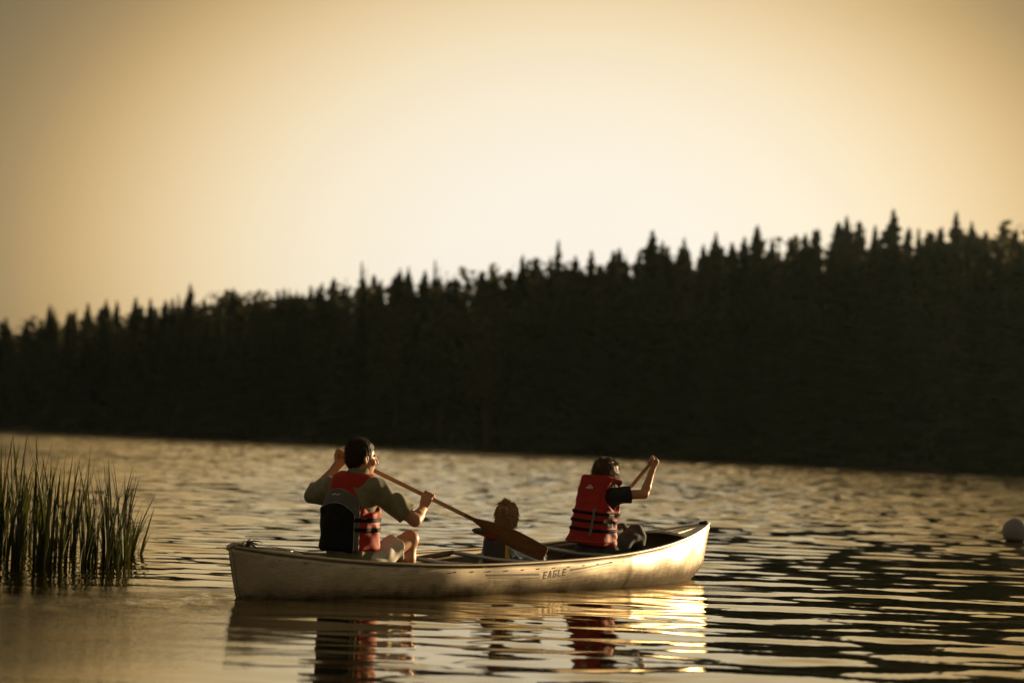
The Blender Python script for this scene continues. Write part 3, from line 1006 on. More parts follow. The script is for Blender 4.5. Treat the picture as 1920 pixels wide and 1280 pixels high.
# ------------------------------------------------------------------ solid modelling with distance fields
class Field:
    def __init__(s, lo, hi, h):
        s.h = h
        s.lo = np.array(lo, np.float32)
        s.n = np.ceil((np.array(hi) - s.lo) / h).astype(int) + 1
        s.ax = [s.lo[i] + h * np.arange(s.n[i], dtype=np.float32) for i in range(3)]
        s.D = np.full(s.n, .5, np.float32)

    def _sl(s, lo, hi, m):
        out = []
        for i in range(3):
            a = int(max(0, math.floor((lo[i] - m - s.lo[i]) / s.h)))
            b = int(min(s.n[i], math.ceil((hi[i] + m - s.lo[i]) / s.h) + 1))
            if b <= a:
                return None
            out.append(slice(a, b))
        return tuple(out)

    def _xyz(s, sl):
        return (s.ax[0][sl[0]][:, None, None], s.ax[1][sl[1]][None, :, None], s.ax[2][sl[2]][None, None, :])

    def add(s, prim, k=.0):
        f, lo, hi = prim
        sl = s._sl(lo, hi, k + 5 * s.h)
        if sl is None:
            return s
        d = f(*s._xyz(sl))
        a = s.D[sl]
        if k > 0:
            t = np.clip(.5 + .5 * (d - a) / k, 0, 1)
            s.D[sl] = d * (1 - t) + a * t - k * t * (1 - t)
        else:
            s.D[sl] = np.minimum(a, d)
        return s

    def cut(s, prim, k=.0):
        f, lo, hi = prim
        sl = s._sl(lo, hi, k + 5 * s.h)
        if sl is None:
            return s
        d = -f(*s._xyz(sl))
        a = s.D[sl]
        if k > 0:
            t = np.clip(.5 + .5 * (a - d) / k, 0, 1)
            s.D[sl] = d * (1 - t) + a * t + k * t * (1 - t)
        else:
            s.D[sl] = np.maximum(a, d)
        return s

    def full(s):
        return s._xyz((slice(None),) * 3)

    def keep(s, fn):
        s.D = np.maximum(s.D, fn(*s.full()).astype(np.float32))
        return s

    def shift(s, fn):
        s.D = (s.D + fn(*s.full())).astype(np.float32)
        return s

    def mesh(s, name):
        D = s.D
        D[0], D[-1], D[:, 0], D[:, -1], D[:, :, 0], D[:, :, -1] = .5, .5, .5, .5, .5, .5
        I = D < 0
        nx, ny, nz = D.shape
        cnt = np.zeros((nx - 1, ny - 1, nz - 1), np.int8)
        C = [(i, j, k) for i in (0, 1) for j in (0, 1) for k in (0, 1)]
        for i, j, k in C:
            cnt += I[i:nx - 1 + i, j:ny - 1 + j, k:nz - 1 + k]
        act = np.argwhere((cnt > 0) & (cnt < 8))
        ident = np.full(cnt.shape, -1, np.int32)
        ident[act[:, 0], act[:, 1], act[:, 2]] = np.arange(len(act))
        P = np.zeros((len(act), 3)); W = np.zeros(len(act))
        vals = {c: D[act[:, 0] + c[0], act[:, 1] + c[1], act[:, 2] + c[2]] for c in C}
        for c in C:
            for a in range(3):
                if c[a]:
                    continue
                e = list(c); e[a] = 1; e = tuple(e)
                v0, v1 = vals[c], vals[e]
                m = (v0 < 0) != (v1 < 0)
                t = np.where(m, v0 / np.where(m, v0 - v1, 1), 0)
                p = np.tile(np.array(c, float), (len(act), 1)); p[:, a] += t
                P += p * m[:, None]; W += m
        V = (act + P / W[:, None]) * s.h + s.lo
        Fs = []
        for a in range(3):
            b, c = (a + 1) % 3, (a + 2) % 3
            s0 = [slice(1, -1)] * 3; s1 = [slice(1, -1)] * 3
            s0[a] = slice(0, -1); s1[a] = slice(1, None)
            A, B = I[tuple(s0)], I[tuple(s1)]
            for flip, msk in ((False, A & ~B), (True, ~A & B)):
                q = np.argwhere(msk)
                q += np.array([0 if i == a else 1 for i in range(3)])
                def idc(db, dc):
                    r = q.copy(); r[:, b] += db; r[:, c] += dc
                    return ident[r[:, 0], r[:, 1], r[:, 2]]
                quad = np.stack([idc(-1, -1), idc(0, -1), idc(0, 0), idc(-1, 0)], -1)
                Fs.append(quad[:, ::-1] if flip else quad)
        F = np.concatenate(Fs)
        F = F[(F >= 0).all(1)]
        return np_mesh(name, V, F)


def unit(v):
    v = np.array(v, float)
    return v / (np.linalg.norm(v) + 1e-12)


def cone(a, b, ra, rb):
    a, b = np.array(a, float), np.array(b, float)
    ab = b - a
    L2 = float(ab @ ab) + 1e-12
    r = max(ra, rb)

    def f(x, y, z):
        px, py, pz = x - a[0], y - a[1], z - a[2]
        t = np.clip((px * ab[0] + py * ab[1] + pz * ab[2]) / L2, 0, 1)
        return np.sqrt((px - t * ab[0]) ** 2 + (py - t * ab[1]) ** 2 + (pz - t * ab[2]) ** 2) - (ra + (rb - ra) * t)
    return f, np.minimum(a, b) - r, np.maximum(a, b) + r


def ell(c, r, rot=None):
    c, r = np.array(c, float), np.array(r, float)
    rm = r.max()
    Rm = np.eye(3) if rot is None else np.array(rot, float)

    def f(x, y, z):
        p = (x - c[0], y - c[1], z - c[2])
        q = [sum(p[i] * Rm[i, j] for i in range(3)) for j in range(3)]
        k0 = np.sqrt(sum((q[j] / r[j]) ** 2 for j in range(3)))
        k1 = np.sqrt(sum((q[j] / r[j] ** 2) ** 2 for j in range(3))) + 1e-9
        return k0 * (k0 - 1) / k1
    return f, c - rm, c + rm


def trunk_tube(a, b, right, r0, r1, n=2.4, rnd=.03):
    """a stubby elliptical (superelliptical) section from a to b; r = (half width along right, half depth)."""
    a, b = np.array(a, float), np.array(b, float)
    ax = unit(b - a)
    L = float(np.linalg.norm(b - a))
    rx = np.array(right, float); rx = unit(rx - ax * (rx @ ax))
    ry = np.cross(ax, rx)
    rm = max(*r0, *r1)

    def f(x, y, z):
        p = (x - a[0], y - a[1], z - a[2])
        t = (p[0] * ax[0] + p[1] * ax[1] + p[2] * ax[2])
        tt = np.clip(t / L, 0, 1)
        X = (p[0] * rx[0] + p[1] * rx[1] + p[2] * rx[2]) / (r0[0] + (r1[0] - r0[0]) * tt)
        Y = (p[0] * ry[0] + p[1] * ry[1] + p[2] * ry[2]) / (r0[1] + (r1[1] - r0[1]) * tt)
        e = (np.abs(X) ** n + np.abs(Y) ** n) ** (1 / n)
        dr = (e - 1) * min(r0[0], r0[1], r1[0], r1[1])
        da = np.abs(t - L / 2) - L / 2
        u, v = dr + rnd, da + rnd
        return np.sqrt(np.maximum(u, 0) ** 2 + np.maximum(v, 0) ** 2) + np.minimum(np.maximum(u, v), 0) - rnd
    return f, np.minimum(a, b) - rm, np.maximum(a, b) + rm


def folds(seed, amp, freq):
    r = np.random.default_rng(seed)
    ks = r.normal(0, freq, (7, 3)); ph = r.uniform(0, 6.28, 7)

    def f(x, y, z):
        wx = .012 * np.sin(31 * y + 17 * z)
        wz = .012 * np.sin(27 * x - 23 * y)
        o = 0
        for k, p in zip(ks, ph):
            o = o + np.sin(k[0] * (x + wx) + k[1] * y + k[2] * (z + wz) + p)
        return (amp / 2.6) * o
    return f


def hand_prims(W, p, d, tips=1, s=1.0, thumb_side=1):
    """a hand closed round a shaft through p along d; W is the wrist. Returns palm and finger primitives."""
    W, p, d = np.array(W, float), np.array(p, float), unit(d)
    n = W - p; n = unit(n - d * (n @ d))
    t = np.cross(d, n) * tips
    Rr = (.016 + .0085) * s
    palm, fing = [], []
    def on(a, off, r=Rr):
        a = R_(a)
        return p + d * off + (n * math.cos(a) + t * math.sin(a)) * r
    kn = []
    lens = (1.0, 1.08, 1.0, .86)
    for i, off in enumerate((.030, .010, -.010, -.029)):
        off *= s * thumb_side
        k0 = on(-52, off, Rr * 1.55)
        kn.append(k0)
        a1, a2, a3 = -52, -118, -205
        c1 = on(a2, off * .98, Rr * 1.30)
        c2 = on(a3, off * .95, Rr * 1.05)
        c3 = on(a3 - 62 * lens[i], off * .92, Rr * .95)
        rr = .0090 * s * (1, 1.03, 1, .88)[i]
        fing += [cone(k0, c1, rr * 1.08, rr), cone(c1, c2, rr, rr * .93), cone(c2, c3, rr * .93, rr * .82)]
        palm.append(cone(W + d * off * .55, k0, .0150 * s, .0115 * s))
    palm.append(cone(W, on(0, 0, Rr * 1.35), .022 * s, .017 * s))
    b = W + (on(40, .022 * s * thumb_side) - W) * .45
    th1 = on(62, .036 * s * thumb_side, Rr * 1.35)
    th2 = on(120, .040 * s * thumb_side, Rr * 1.15)
    th3 = on(172, .036 * s * thumb_side, Rr * 1.05)
    thumb = [cone(b, th1, .0145 * s, .0115 * s), cone(th1, th2, .0110 * s, .0100 * s), cone(th2, th3, .0100 * s, .0085 * s)]
    return palm, fing, thumb


def add_hand(F, W, p, d, **kw):
    palm, fing, thumb = hand_prims(W, p, d, **kw)
    for q in palm:
        F.add(q, .012)
    for q in thumb:
        F.add(q, .006)
    for q in fing:
        F.add(q, .0025)


def rot_zyx(yaw, pitch=0, roll=0):
    return np.array((Matrix.Rotation(yaw, 3, 'Z') @ Matrix.Rotation(pitch, 3, 'X') @ Matrix.Rotation(roll, 3, 'Y')))


class Head:
    def __init__(s, c, Rm, k=1.0):
        s.c, s.R, s.k = np.array(c, float), Rm, k

    def P(s, x, y, z):
        return s.c + s.R @ (np.array([x, y, z]) * s.k)

    def E(s, c, r):
        return ell(s.P(*c), np.array(r) * s.k, s.R)

    def build(s, F):
        k = s.k
        F.add(s.E((0, -.018, .030), (.077, .098, .090)), .0)
        F.add(s.E((0, .030, -.035), (.064, .066, .085)), .03)
        F.add(s.E((0, .058, -.098), (.030, .030, .022)), .025)
        F.add(s.E((0, .010, -.075), (.054, .060, .040)), .03)
        for sx in (-1, 1):
            F.add(s.E((sx * .044, .066, -.025), (.022, .020, .018)), .02)                 # cheek
            F.cut(s.E((sx * .031, .106, .005), (.015, .009, .008)), .014)                  # socket
            F.add(cone(s.P(sx * .012, .089, .024), s.P(sx * .048, .075, .022), .0085 * k, .007 * k), .010)
            ey = s.P(sx * .079, -.004, -.008)
            Re = s.R @ rot_zyx(sx * R_(18), R_(-8))
            F.add(ell(ey, np.array((.009, .021, .034)) * k, Re), .004)
            F.cut(ell(ey + Re @ np.array([sx * .010, .004, .002]) * k, np.array((.007, .011, .020)) * k, Re), .004)
            F.add(ell(ey + Re @ np.array([0, .003, -.030]) * k, np.array((.007, .010, .010)) * k, Re), .005)
        F.add(cone(s.P(0, .094, .016), s.P(0, .117, -.026), .0075 * k, .0115 * k), .010)
        F.add(s.E((.011, .103, -.031), (.008, .009, .007)), .006)
        F.add(s.E((-.011, .103, -.031), (.008, .009, .007)), .006)
        F.add(s.E((0, .091, -.057), (.024, .010, .0065)), .005)
        F.add(s.E((0, .089, -.068), (.021, .010, .0070)), .005)

    def eyes(s, parent):
        for sx in (-1, 1):
            m = MB()
            c = s.P(sx * .031, .0795, .005)
            m.tube([c + np.array([0, 0, z]) for z in np.linspace(-.0115, .0115, 7) * s.k],
                   [max(.001, math.sqrt(max(0, .0118 ** 2 - z * z))) * s.k for z in np.linspace(-.0115, .0115, 7)], 10)
            link('eye', m.mesh('eye'), parent, M['eye'])


def add_strands(mb_v, mb_f, roots, dirs, lens, w, r, droop=.3, seg=4):
    """thin tapered locks of hair, triangular in section."""
    for p, d, L in zip(roots, dirs, lens):
        p = np.array(p, float); d = unit(d)
        side = unit(np.cross(d, r.normal(0, 1, 3)))
        up = np.cross(side, d)
        b = len(mb_v)
        for i in range(seg + 1):
            t = i / seg
            q = p + d * L * t + np.array([0, 0, -1]) * droop * L * t * t
            ww = w * (1 - t * .85)
            mb_v += [tuple(q + side * ww), tuple(q - side * ww * .5 + up * ww * .8), tuple(q - side * ww * .5 - up * ww * .8)]
        for i in range(seg):
            for j in range(3):
                k = (j + 1) % 3
                mb_f.append((b + i * 3 + j, b + i * 3 + k, b + i * 3 + 3 + k, b + i * 3 + 3 + j))


def surf_samples(me, n, r, cond=None):
    co = np.empty(len(me.vertices) * 3, np.float32); me.vertices.foreach_get('co', co); co = co.reshape(-1, 3)
    no = np.empty(len(me.vertices) * 3, np.float32); me.vertices.foreach_get('normal', no); no = no.reshape(-1, 3)
    ids = np.arange(len(co)) if cond is None else np.nonzero(cond(co))[0]
    ids = r.choice(ids, min(n, len(ids)), replace=False)
    return co[ids], no[ids]


def join_mesh(me, V, F, name):
    """append quads V,F to an all-quad mesh me and return a new mesh."""
    co = np.empty(len(me.vertices) * 3, np.float32); me.vertices.foreach_get('co', co); co = co.reshape(-1, 3)
    li = np.empty(len(me.loops), np.int32); me.loops.foreach_get('vertex_index', li)
    F0 = li.reshape(-1, 4)
    V2 = np.concatenate([co, np.array(V, np.float32).reshape(-1, 3)])
    F2 = np.concatenate([F0, np.array(F, np.int32).reshape(-1, 4) + len(co)])
    return np_mesh(name, V2, F2)


def canoe_root(u, v, z, yaw=0.0):
    """an Empty in the canoe, y axis towards the bow, x axis to starboard."""
    p = np.array([CANOE_POS.x + u * math.cos(TH) - v * math.sin(TH), CANOE_POS.y + u * math.sin(TH) + v * math.cos(TH), z])
    e = link('person', None, loc=p, rot=(0, 0, TH - math.pi / 2 + yaw))
    return e, p, TH - math.pi / 2 + yaw


def to_local(q, p, yaw):
    d = np.array(q) - p
    c, s = math.cos(yaw), math.sin(yaw)
    return np.array([d[0] * c + d[1] * s, -d[0] * s + d[1] * c, d[2]])


VOX = .005


# ------------------------------------------------------------------ the man in the stern
def build_man():
    e, p0, yw = canoe_root(-1.5, 0, .09)
    tag(e, 'man in red and black life vest and olive shirt holding a paddle in the stern', 'person', 'people in the canoe')
    L = lambda px, py, D: to_local(at(px, py, D), p0, yw)
    grip = L(643, 853, 14.95); rh = L(804, 932, 14.75)
    shaft = unit(rh - grip)
    lsh, rsh = np.array([-.195, -.012, .622]), np.array([.205, .02, .625])
    lel, rel = L(588, 926, 15.0), L(778, 975, 14.54)
    lw = L(629, 877, 14.965); rw = L(794, 952, 14.70)
    rk, lk = np.array([.112, .455, .283]), np.array([-.17, .44, .17])
    ra, la = np.array([.112, .452, -.10]), np.array([-.17, .60, -.12])
    hd = Head((.020, .050, .838), rot_zyx(R_(-20), R_(-4)), 1.00)
    B = Field((-.62, -.26, -.22), (.52, .74, 1.02), VOX)
    B.add(trunk_tube((0, 0, .01), (0, -.01, .24), (1, 0, 0), (.165, .115), (.155, .11)))
    B.add(trunk_tube((0, -.01, .18), (.01, 0, .58), (1, 0, 0), (.150, .105), (.175, .115)), .05)
    B.add(cone(lsh, rsh, .062, .062), .06)
    B.add(cone((.012, .005, .60), (.02, .040, .79), .070, .058), .05)
    hd.build(B)
    for sh, el, w, r in ((lsh, lel, lw, 1), (rsh, rel, rw, 1)):
        B.add(cone(sh, el, .056, .043), .03)
        mid = el + (w - el) * .3
        B.add(cone(el, mid, .043, .044), .015)
        B.add(cone(mid, w, .044, .027), .015)
    add_hand(B, lw, grip, -shaft, tips=1, s=1.05, thumb_side=1)
    add_hand(B, rw, rh, shaft, tips=1, s=1.05, thumb_side=-1)
    for hip, k, a in ((np.array([.095, .03, .10]), rk, ra), (np.array([-.095, .03, .10]), lk, la)):
        B.add(cone(hip, k, .085, .058), .04)
        B.add(cone(k + (0, .002, .0), k + (0, .002, -.001), .060, .060), .02)
        cm = k + (a - k) * .35 + np.array([0, -.012, 0])
        B.add(cone(k, cm, .052, .054), .02)
        B.add(cone(cm, a, .052, .036), .02)
        B.add(cone(a, a + np.array([0, .15, -.035]), .040, .030), .02)
    link('body', B.mesh('body'), e, M['skin'])
    hd.eyes(e)
    # hair
    H = Field(hd.c - .15, hd.c + .16, .004)
    H.add(hd.E((0, -.020, .034), (.086, .107, .099)))
    H.add(hd.E((0, -.050, -.020), (.072, .066, .075)), .02)
    H.cut(hd.E((0, .128, -.012), (.140, .106, .112)), .010)
    H.cut(hd.E((0, .030, -.125), (.1, .12, .070)), .012)
    for sx in (-1, 1):
        H.cut(hd.E((sx * .086, .000, -.014), (.020, .024, .034)), .006)
    H.shift(folds(3, .003, 90))
    me = H.mesh('hair')
    r = np.random.default_rng(4)
    Rm = hd.R
    rt, nn = surf_samples(me, 1500, r, lambda c: (((c - hd.c) @ Rm)[:, 2] > -.07) & (((c - hd.c) @ Rm)[:, 1] < .030))
    V, Fc = [], []
    add_strands(V, Fc, rt - nn * .004, nn * .8 + r.normal(0, .45, nn.shape) + np.array([0, 0, .25]), r.uniform(.012, .024, len(rt)), .0018, r, .1, 3)
    link('hair', join_mesh(me, V, Fc, 'hair'), e, M['hair_dark'])
    # shirt
    S = Field((-.62, -.26, .0), (.52, .30, .80), VOX)
    S.add(trunk_tube((0, 0, .03), (0, -.01, .26), (1, 0, 0), (.190, .140), (.175, .125), 2.6))
    S.add(trunk_tube((0, -.01, .2), (.01, 0, .66), (1, 0, 0), (.175, .128), (.190, .130)), .04)
    S.add(cone(lsh, rsh, .075, .075), .06)
    S.add(cone((.012, .008, .62), (.02, .026, .716), .085, .074), .03)
    S.cut(cone((.02, .03, .68), (.025, .06, .84), .060, .066))
    for sh, el, fr in ((lsh, lel, .93), (rsh, rel, .80)):
        en = sh + (el - sh) * fr
        ax = unit(el - sh)
        T = Field((-.62, -.26, .3), (.52, .30, .80), VOX)
        T.add(cone(sh, sh + (el - sh) * (fr + .25), .074, .082))
        T.keep(lambda x, y, z, en=en, ax=ax: (x - en[0]) * ax[0] + (y - en[1]) * ax[1] + (z - en[2]) * ax[2])
        sl = S._sl((-.62, -.26, .3), (.52, .30, .80), 0)
        off = int(round((.3 - .0) / VOX))
        a = S.D[:, :, off:off + T.D.shape[2]]
        b = T.D[:, :, :a.shape[2]]
        t = np.clip(.5 + .5 * (b - a) / .03, 0, 1)
        S.D[:, :, off:off + T.D.shape[2]] = b * (1 - t) + a * t - .03 * t * (1 - t)
    S.shift(folds(8, .0065, 30))
    sh_o = link('shirt', S.mesh('shirt'), e, M['olive'])
    # collar
    Cf = Field((-.12, -.14, .64), (.16, .18, .80), .004)
    Cf.add(cone((.018, .010, .690), (.021, .026, .752), .086, .074))
    Cf.cut(cone((.02, .020, .66), (.023, .046, .82), .069, .066))
    Cf.keep(lambda x, y, z: z - .3 * (y + .05) - .745 + 0 * x)
    link('collar', Cf.mesh('collar'), sh_o, M['olive'])
    # shorts
    T = Field((-.34, -.2, -.06), (.32, .46, .34), VOX)
    T.add(trunk_tube((0, 0, .0), (0, 0, .17), (1, 0, 0), (.185, .135), (.175, .125), 2.6))
    for hip, k in ((np.array([.10, .03, .105]), rk), (np.array([-.10, .03, .105]), lk)):
        T.add(cone(hip, hip + (k - hip) * 1.0, .100, .092), .04)
        ax = unit(k - hip); en = hip + (k - hip) * .66
        msk = (lambda x, y, z, en=en, ax=ax, sx=np.sign(hip[0]): np.where(x * sx > 0, (x - en[0]) * ax[0] + (y - en[1]) * ax[1] + (z - en[2]) * ax[2], -1))
        T.keep(msk)
    T.shift(folds(12, .006, 34))
    link('shorts', T.mesh('shorts'), e, M['khaki'])
    # shoes rest on the bottom of the boat
    for a in (ra, la):
        Sf = Field(a - (.08, .1, .12), a + (.08, .26, .08), VOX)
        Sf.add(cone(a + (0, -.02, -.02), a + (0, .13, -.035), .047, .040))
        Sf.keep(lambda x, y, z, a=a: (a[2] - .062) - z + 0 * x + 0 * y)
        link('shoe', Sf.mesh('shoe'), e, M['rubber'])
    # life vest
    cx, cy = -.002, -.012
    RX, RY = .200, .168
    def vest():
        f = Field((-.27, -.25, .16), (.27, .22, .80), VOX)
        f.add(trunk_tube((cx, cy, .205), (cx, cy, .50), (1, 0, 0), (RX, RY), (RX - .008, RY - .006), 2.8, .025))
        f.add(trunk_tube((cx, cy, .42), (.012, cy + .012, .735), (1, 0, 0), (RX - .008, RY - .006), (.155, .118), 2.8, .05), .02)
        f.cut(cone((.02, .02, .66), (.024, .055, .90), .075, .090), .01)
        for sx in (-1, 1):
            f.cut(ell((sx * .232, .012, .575), (.088, .150, .115)), .015)
        f.cut(ell((.0, .20, .60), (.022, .12, .5)), .01)
        f.shift(folds(21, .0035, 26))
        return f
    base = vest()
    D0 = base.D.copy()
    vo = link('life_vest', base.mesh('life_vest'), e, M['red'])
    def panel(name, off, reg, m):
        f = Field((-.27, -.25, .16), (.27, .22, .80), VOX)
        f.D = (D0 - off).astype(np.float32)
        f.keep(reg)
        return link(name, f.mesh(name), vo, m)
    def angz(x, y, z):
        return np.degrees(np.arctan2((x - cx) / RX, -(y - cy) / RY)), z + 0 * x + 0 * y
    def arch(half, top, drop):
        def f(x, y, z):
            a, zz = angz(x, y, z)
            q = np.abs(a) / half
            return np.maximum((np.abs(a) - half) * .0033, zz - (top - drop * q ** 2.6))
        return f
    g_in, g_out = arch(47, .528, .070), arch(57, .622, .075)
    panel('grey_back_panel', .004, lambda x, y, z: np.maximum(g_out(x, y, z), -g_in(x, y, z) - .004), M['grey_nylon'])
    panel('black_back_panel', .007, lambda x, y, z: g_in(x, y, z), M['black_nylon'])
    panel('piping', .0085, lambda x, y, z: np.abs(g_in(x, y, z) - .001) - .0028, M['piping'])
    panel('piping', .0060, lambda x, y, z: np.abs(g_out(x, y, z) - .001) - .0026, M['piping'])
    for zc in (.418, .352):
        panel('strap', .0075, lambda x, y, z, zc=zc: np.maximum(np.abs(z - zc + 0 * x) - .014, 46 * .0033 - np.abs(angz(x, y, z)[0]) * .0033), M['webbing'])
    # small printed emblem on the grey panel: white wordmark-like bar and a red peak
    def bar(x0, x1, z0, z1):
        return lambda x, y, z: np.maximum(np.maximum(x0 - x, x - x1), np.maximum(z0 - z, z - z1)) + np.where(y > 0, 1, 0)
    for i, (a, b) in enumerate([(-.040, -.022), (-.018, -.002), (.002, .018), (.022, .036)]):
        panel('emblem', .0065, bar(a - .02, b - .02, .578 + .002 * (i % 2), .590 + .003 * (i % 2)), M['white'])
    panel('emblem', .0065, lambda x, y, z: np.maximum(np.abs(x + .021) + (z - .606) * .9, .594 - z) + np.where(y > 0, 1, 0), M['redprint'])
    return p0, yw


build_man()


def paddle(name, label, grip, tip, blade_len, width, face, mats, grip_len=.05):
    """a beavertail paddle from grip end to blade tip; face = direction the blade faces."""
    grip, tip = np.array(grip, float), np.array(tip, float)
    z = unit(grip - tip)                     # local z up the shaft
    y = np.array(face, float); y = unit(y - z * (y @ z))
    x = np.cross(y, z)
    Mx = Matrix(((x[0], y[0], z[0], tip[0]), (x[1], y[1], z[1], tip[1]), (x[2], y[2], z[2], tip[2]), (0, 0, 0, 1)))
    e = link(name, None)
    e.matrix_world = Mx
    tag(e, label, 'paddle', 'wooden canoe paddles')
    L = float(np.linalg.norm(grip - tip))
    m = MB()
    m.tube([(0, 0, blade_len * .55), (0, 0, blade_len), (0, 0, L - .10), (0, 0, L - .02)], [.010, .0145, .0150, .0150], 12)
    link('shaft', m.mesh('shaft'), e, mats[0])
    m = MB()
    prof = [(L - .045, .0155, .0155), (L - .025, .020, .0155), (L, .034, .015), (L + .018, .037, .0135), (L + .030, .028, .010), (L + .034, .010, .005)]
    V, F = [], []
    for zz, a, b in prof:
        for j in range(12):
            q = 2 * math.pi * j / 12
            V.append((a * math.cos(q), b * math.sin(q), zz))
    for i in range(len(prof) - 1):
        for j in range(12):
            k = (j + 1) % 12
            F.append((i * 12 + j, i * 12 + k, i * 12 + 12 + k, i * 12 + 12 + j))
    F += [tuple(range(11, -1, -1)), tuple((len(prof) - 1) * 12 + j for j in range(12))]
    m.add(V, F)
    link('grip', m.mesh('grip'), e, mats[0])
    m = MB()
    zs = np.concatenate([np.linspace(0, .05, 6), np.linspace(.06, blade_len + .03, 26)])
    V, F = [], []
    n = 12
    for zz in zs:
        t = zz / blade_len
        w = width / 2 * min(1.0, (math.sin(min(1.0, max(0, (1.04 - t)) / .62) * math.pi / 2)) ** 1.15) * (.86 + .14 * math.sin(min(t / .35, 1) * math.pi / 2))
        if zz < .035:
            w *= (1 - (1 - zz / .035) ** 2.4 * .22)
        w = max(w, .0146)
        th = .0040 + .009 * max(0, t) ** 2
        spine = .0015 + .010 * max(0, t) ** 1.5
        for j in range(n):
            q = 2 * math.pi * j / n
            cx_, sx_ = math.cos(q), math.sin(q)
            V.append((w * cx_, sx_ * (th * (abs(sx_) ** .5) + spine * max(0, 1 - abs(cx_) * 1.6)), zz))
    for i in range(len(zs) - 1):
        for j in range(n):
            k = (j + 1) % n
            F.append((i * n + j, i * n + k, i * n + n + k, i * n + n + j))
    F += [tuple(range(n - 1, -1, -1)), tuple((len(zs) - 1) * n + j for j in range(n))]
    m.add(V, F)
    link('blade', m.mesh('blade'), e, mats[1])
    return e


gA, gB = at(643, 853, 14.95), at(804, 932, 14.75)
dP = unit(gB - gA)
man_tip = gA + dP * float(np.linalg.norm(at(1022, 1039, 14.48) - gA))
paddle('paddle', 'long wooden paddle held across the man, wide dark blade above the child', gA - dP * .015, man_tip, .60, .122,
       (-.18, -1.0, .25), (M['wood'], M['wood_dark']))


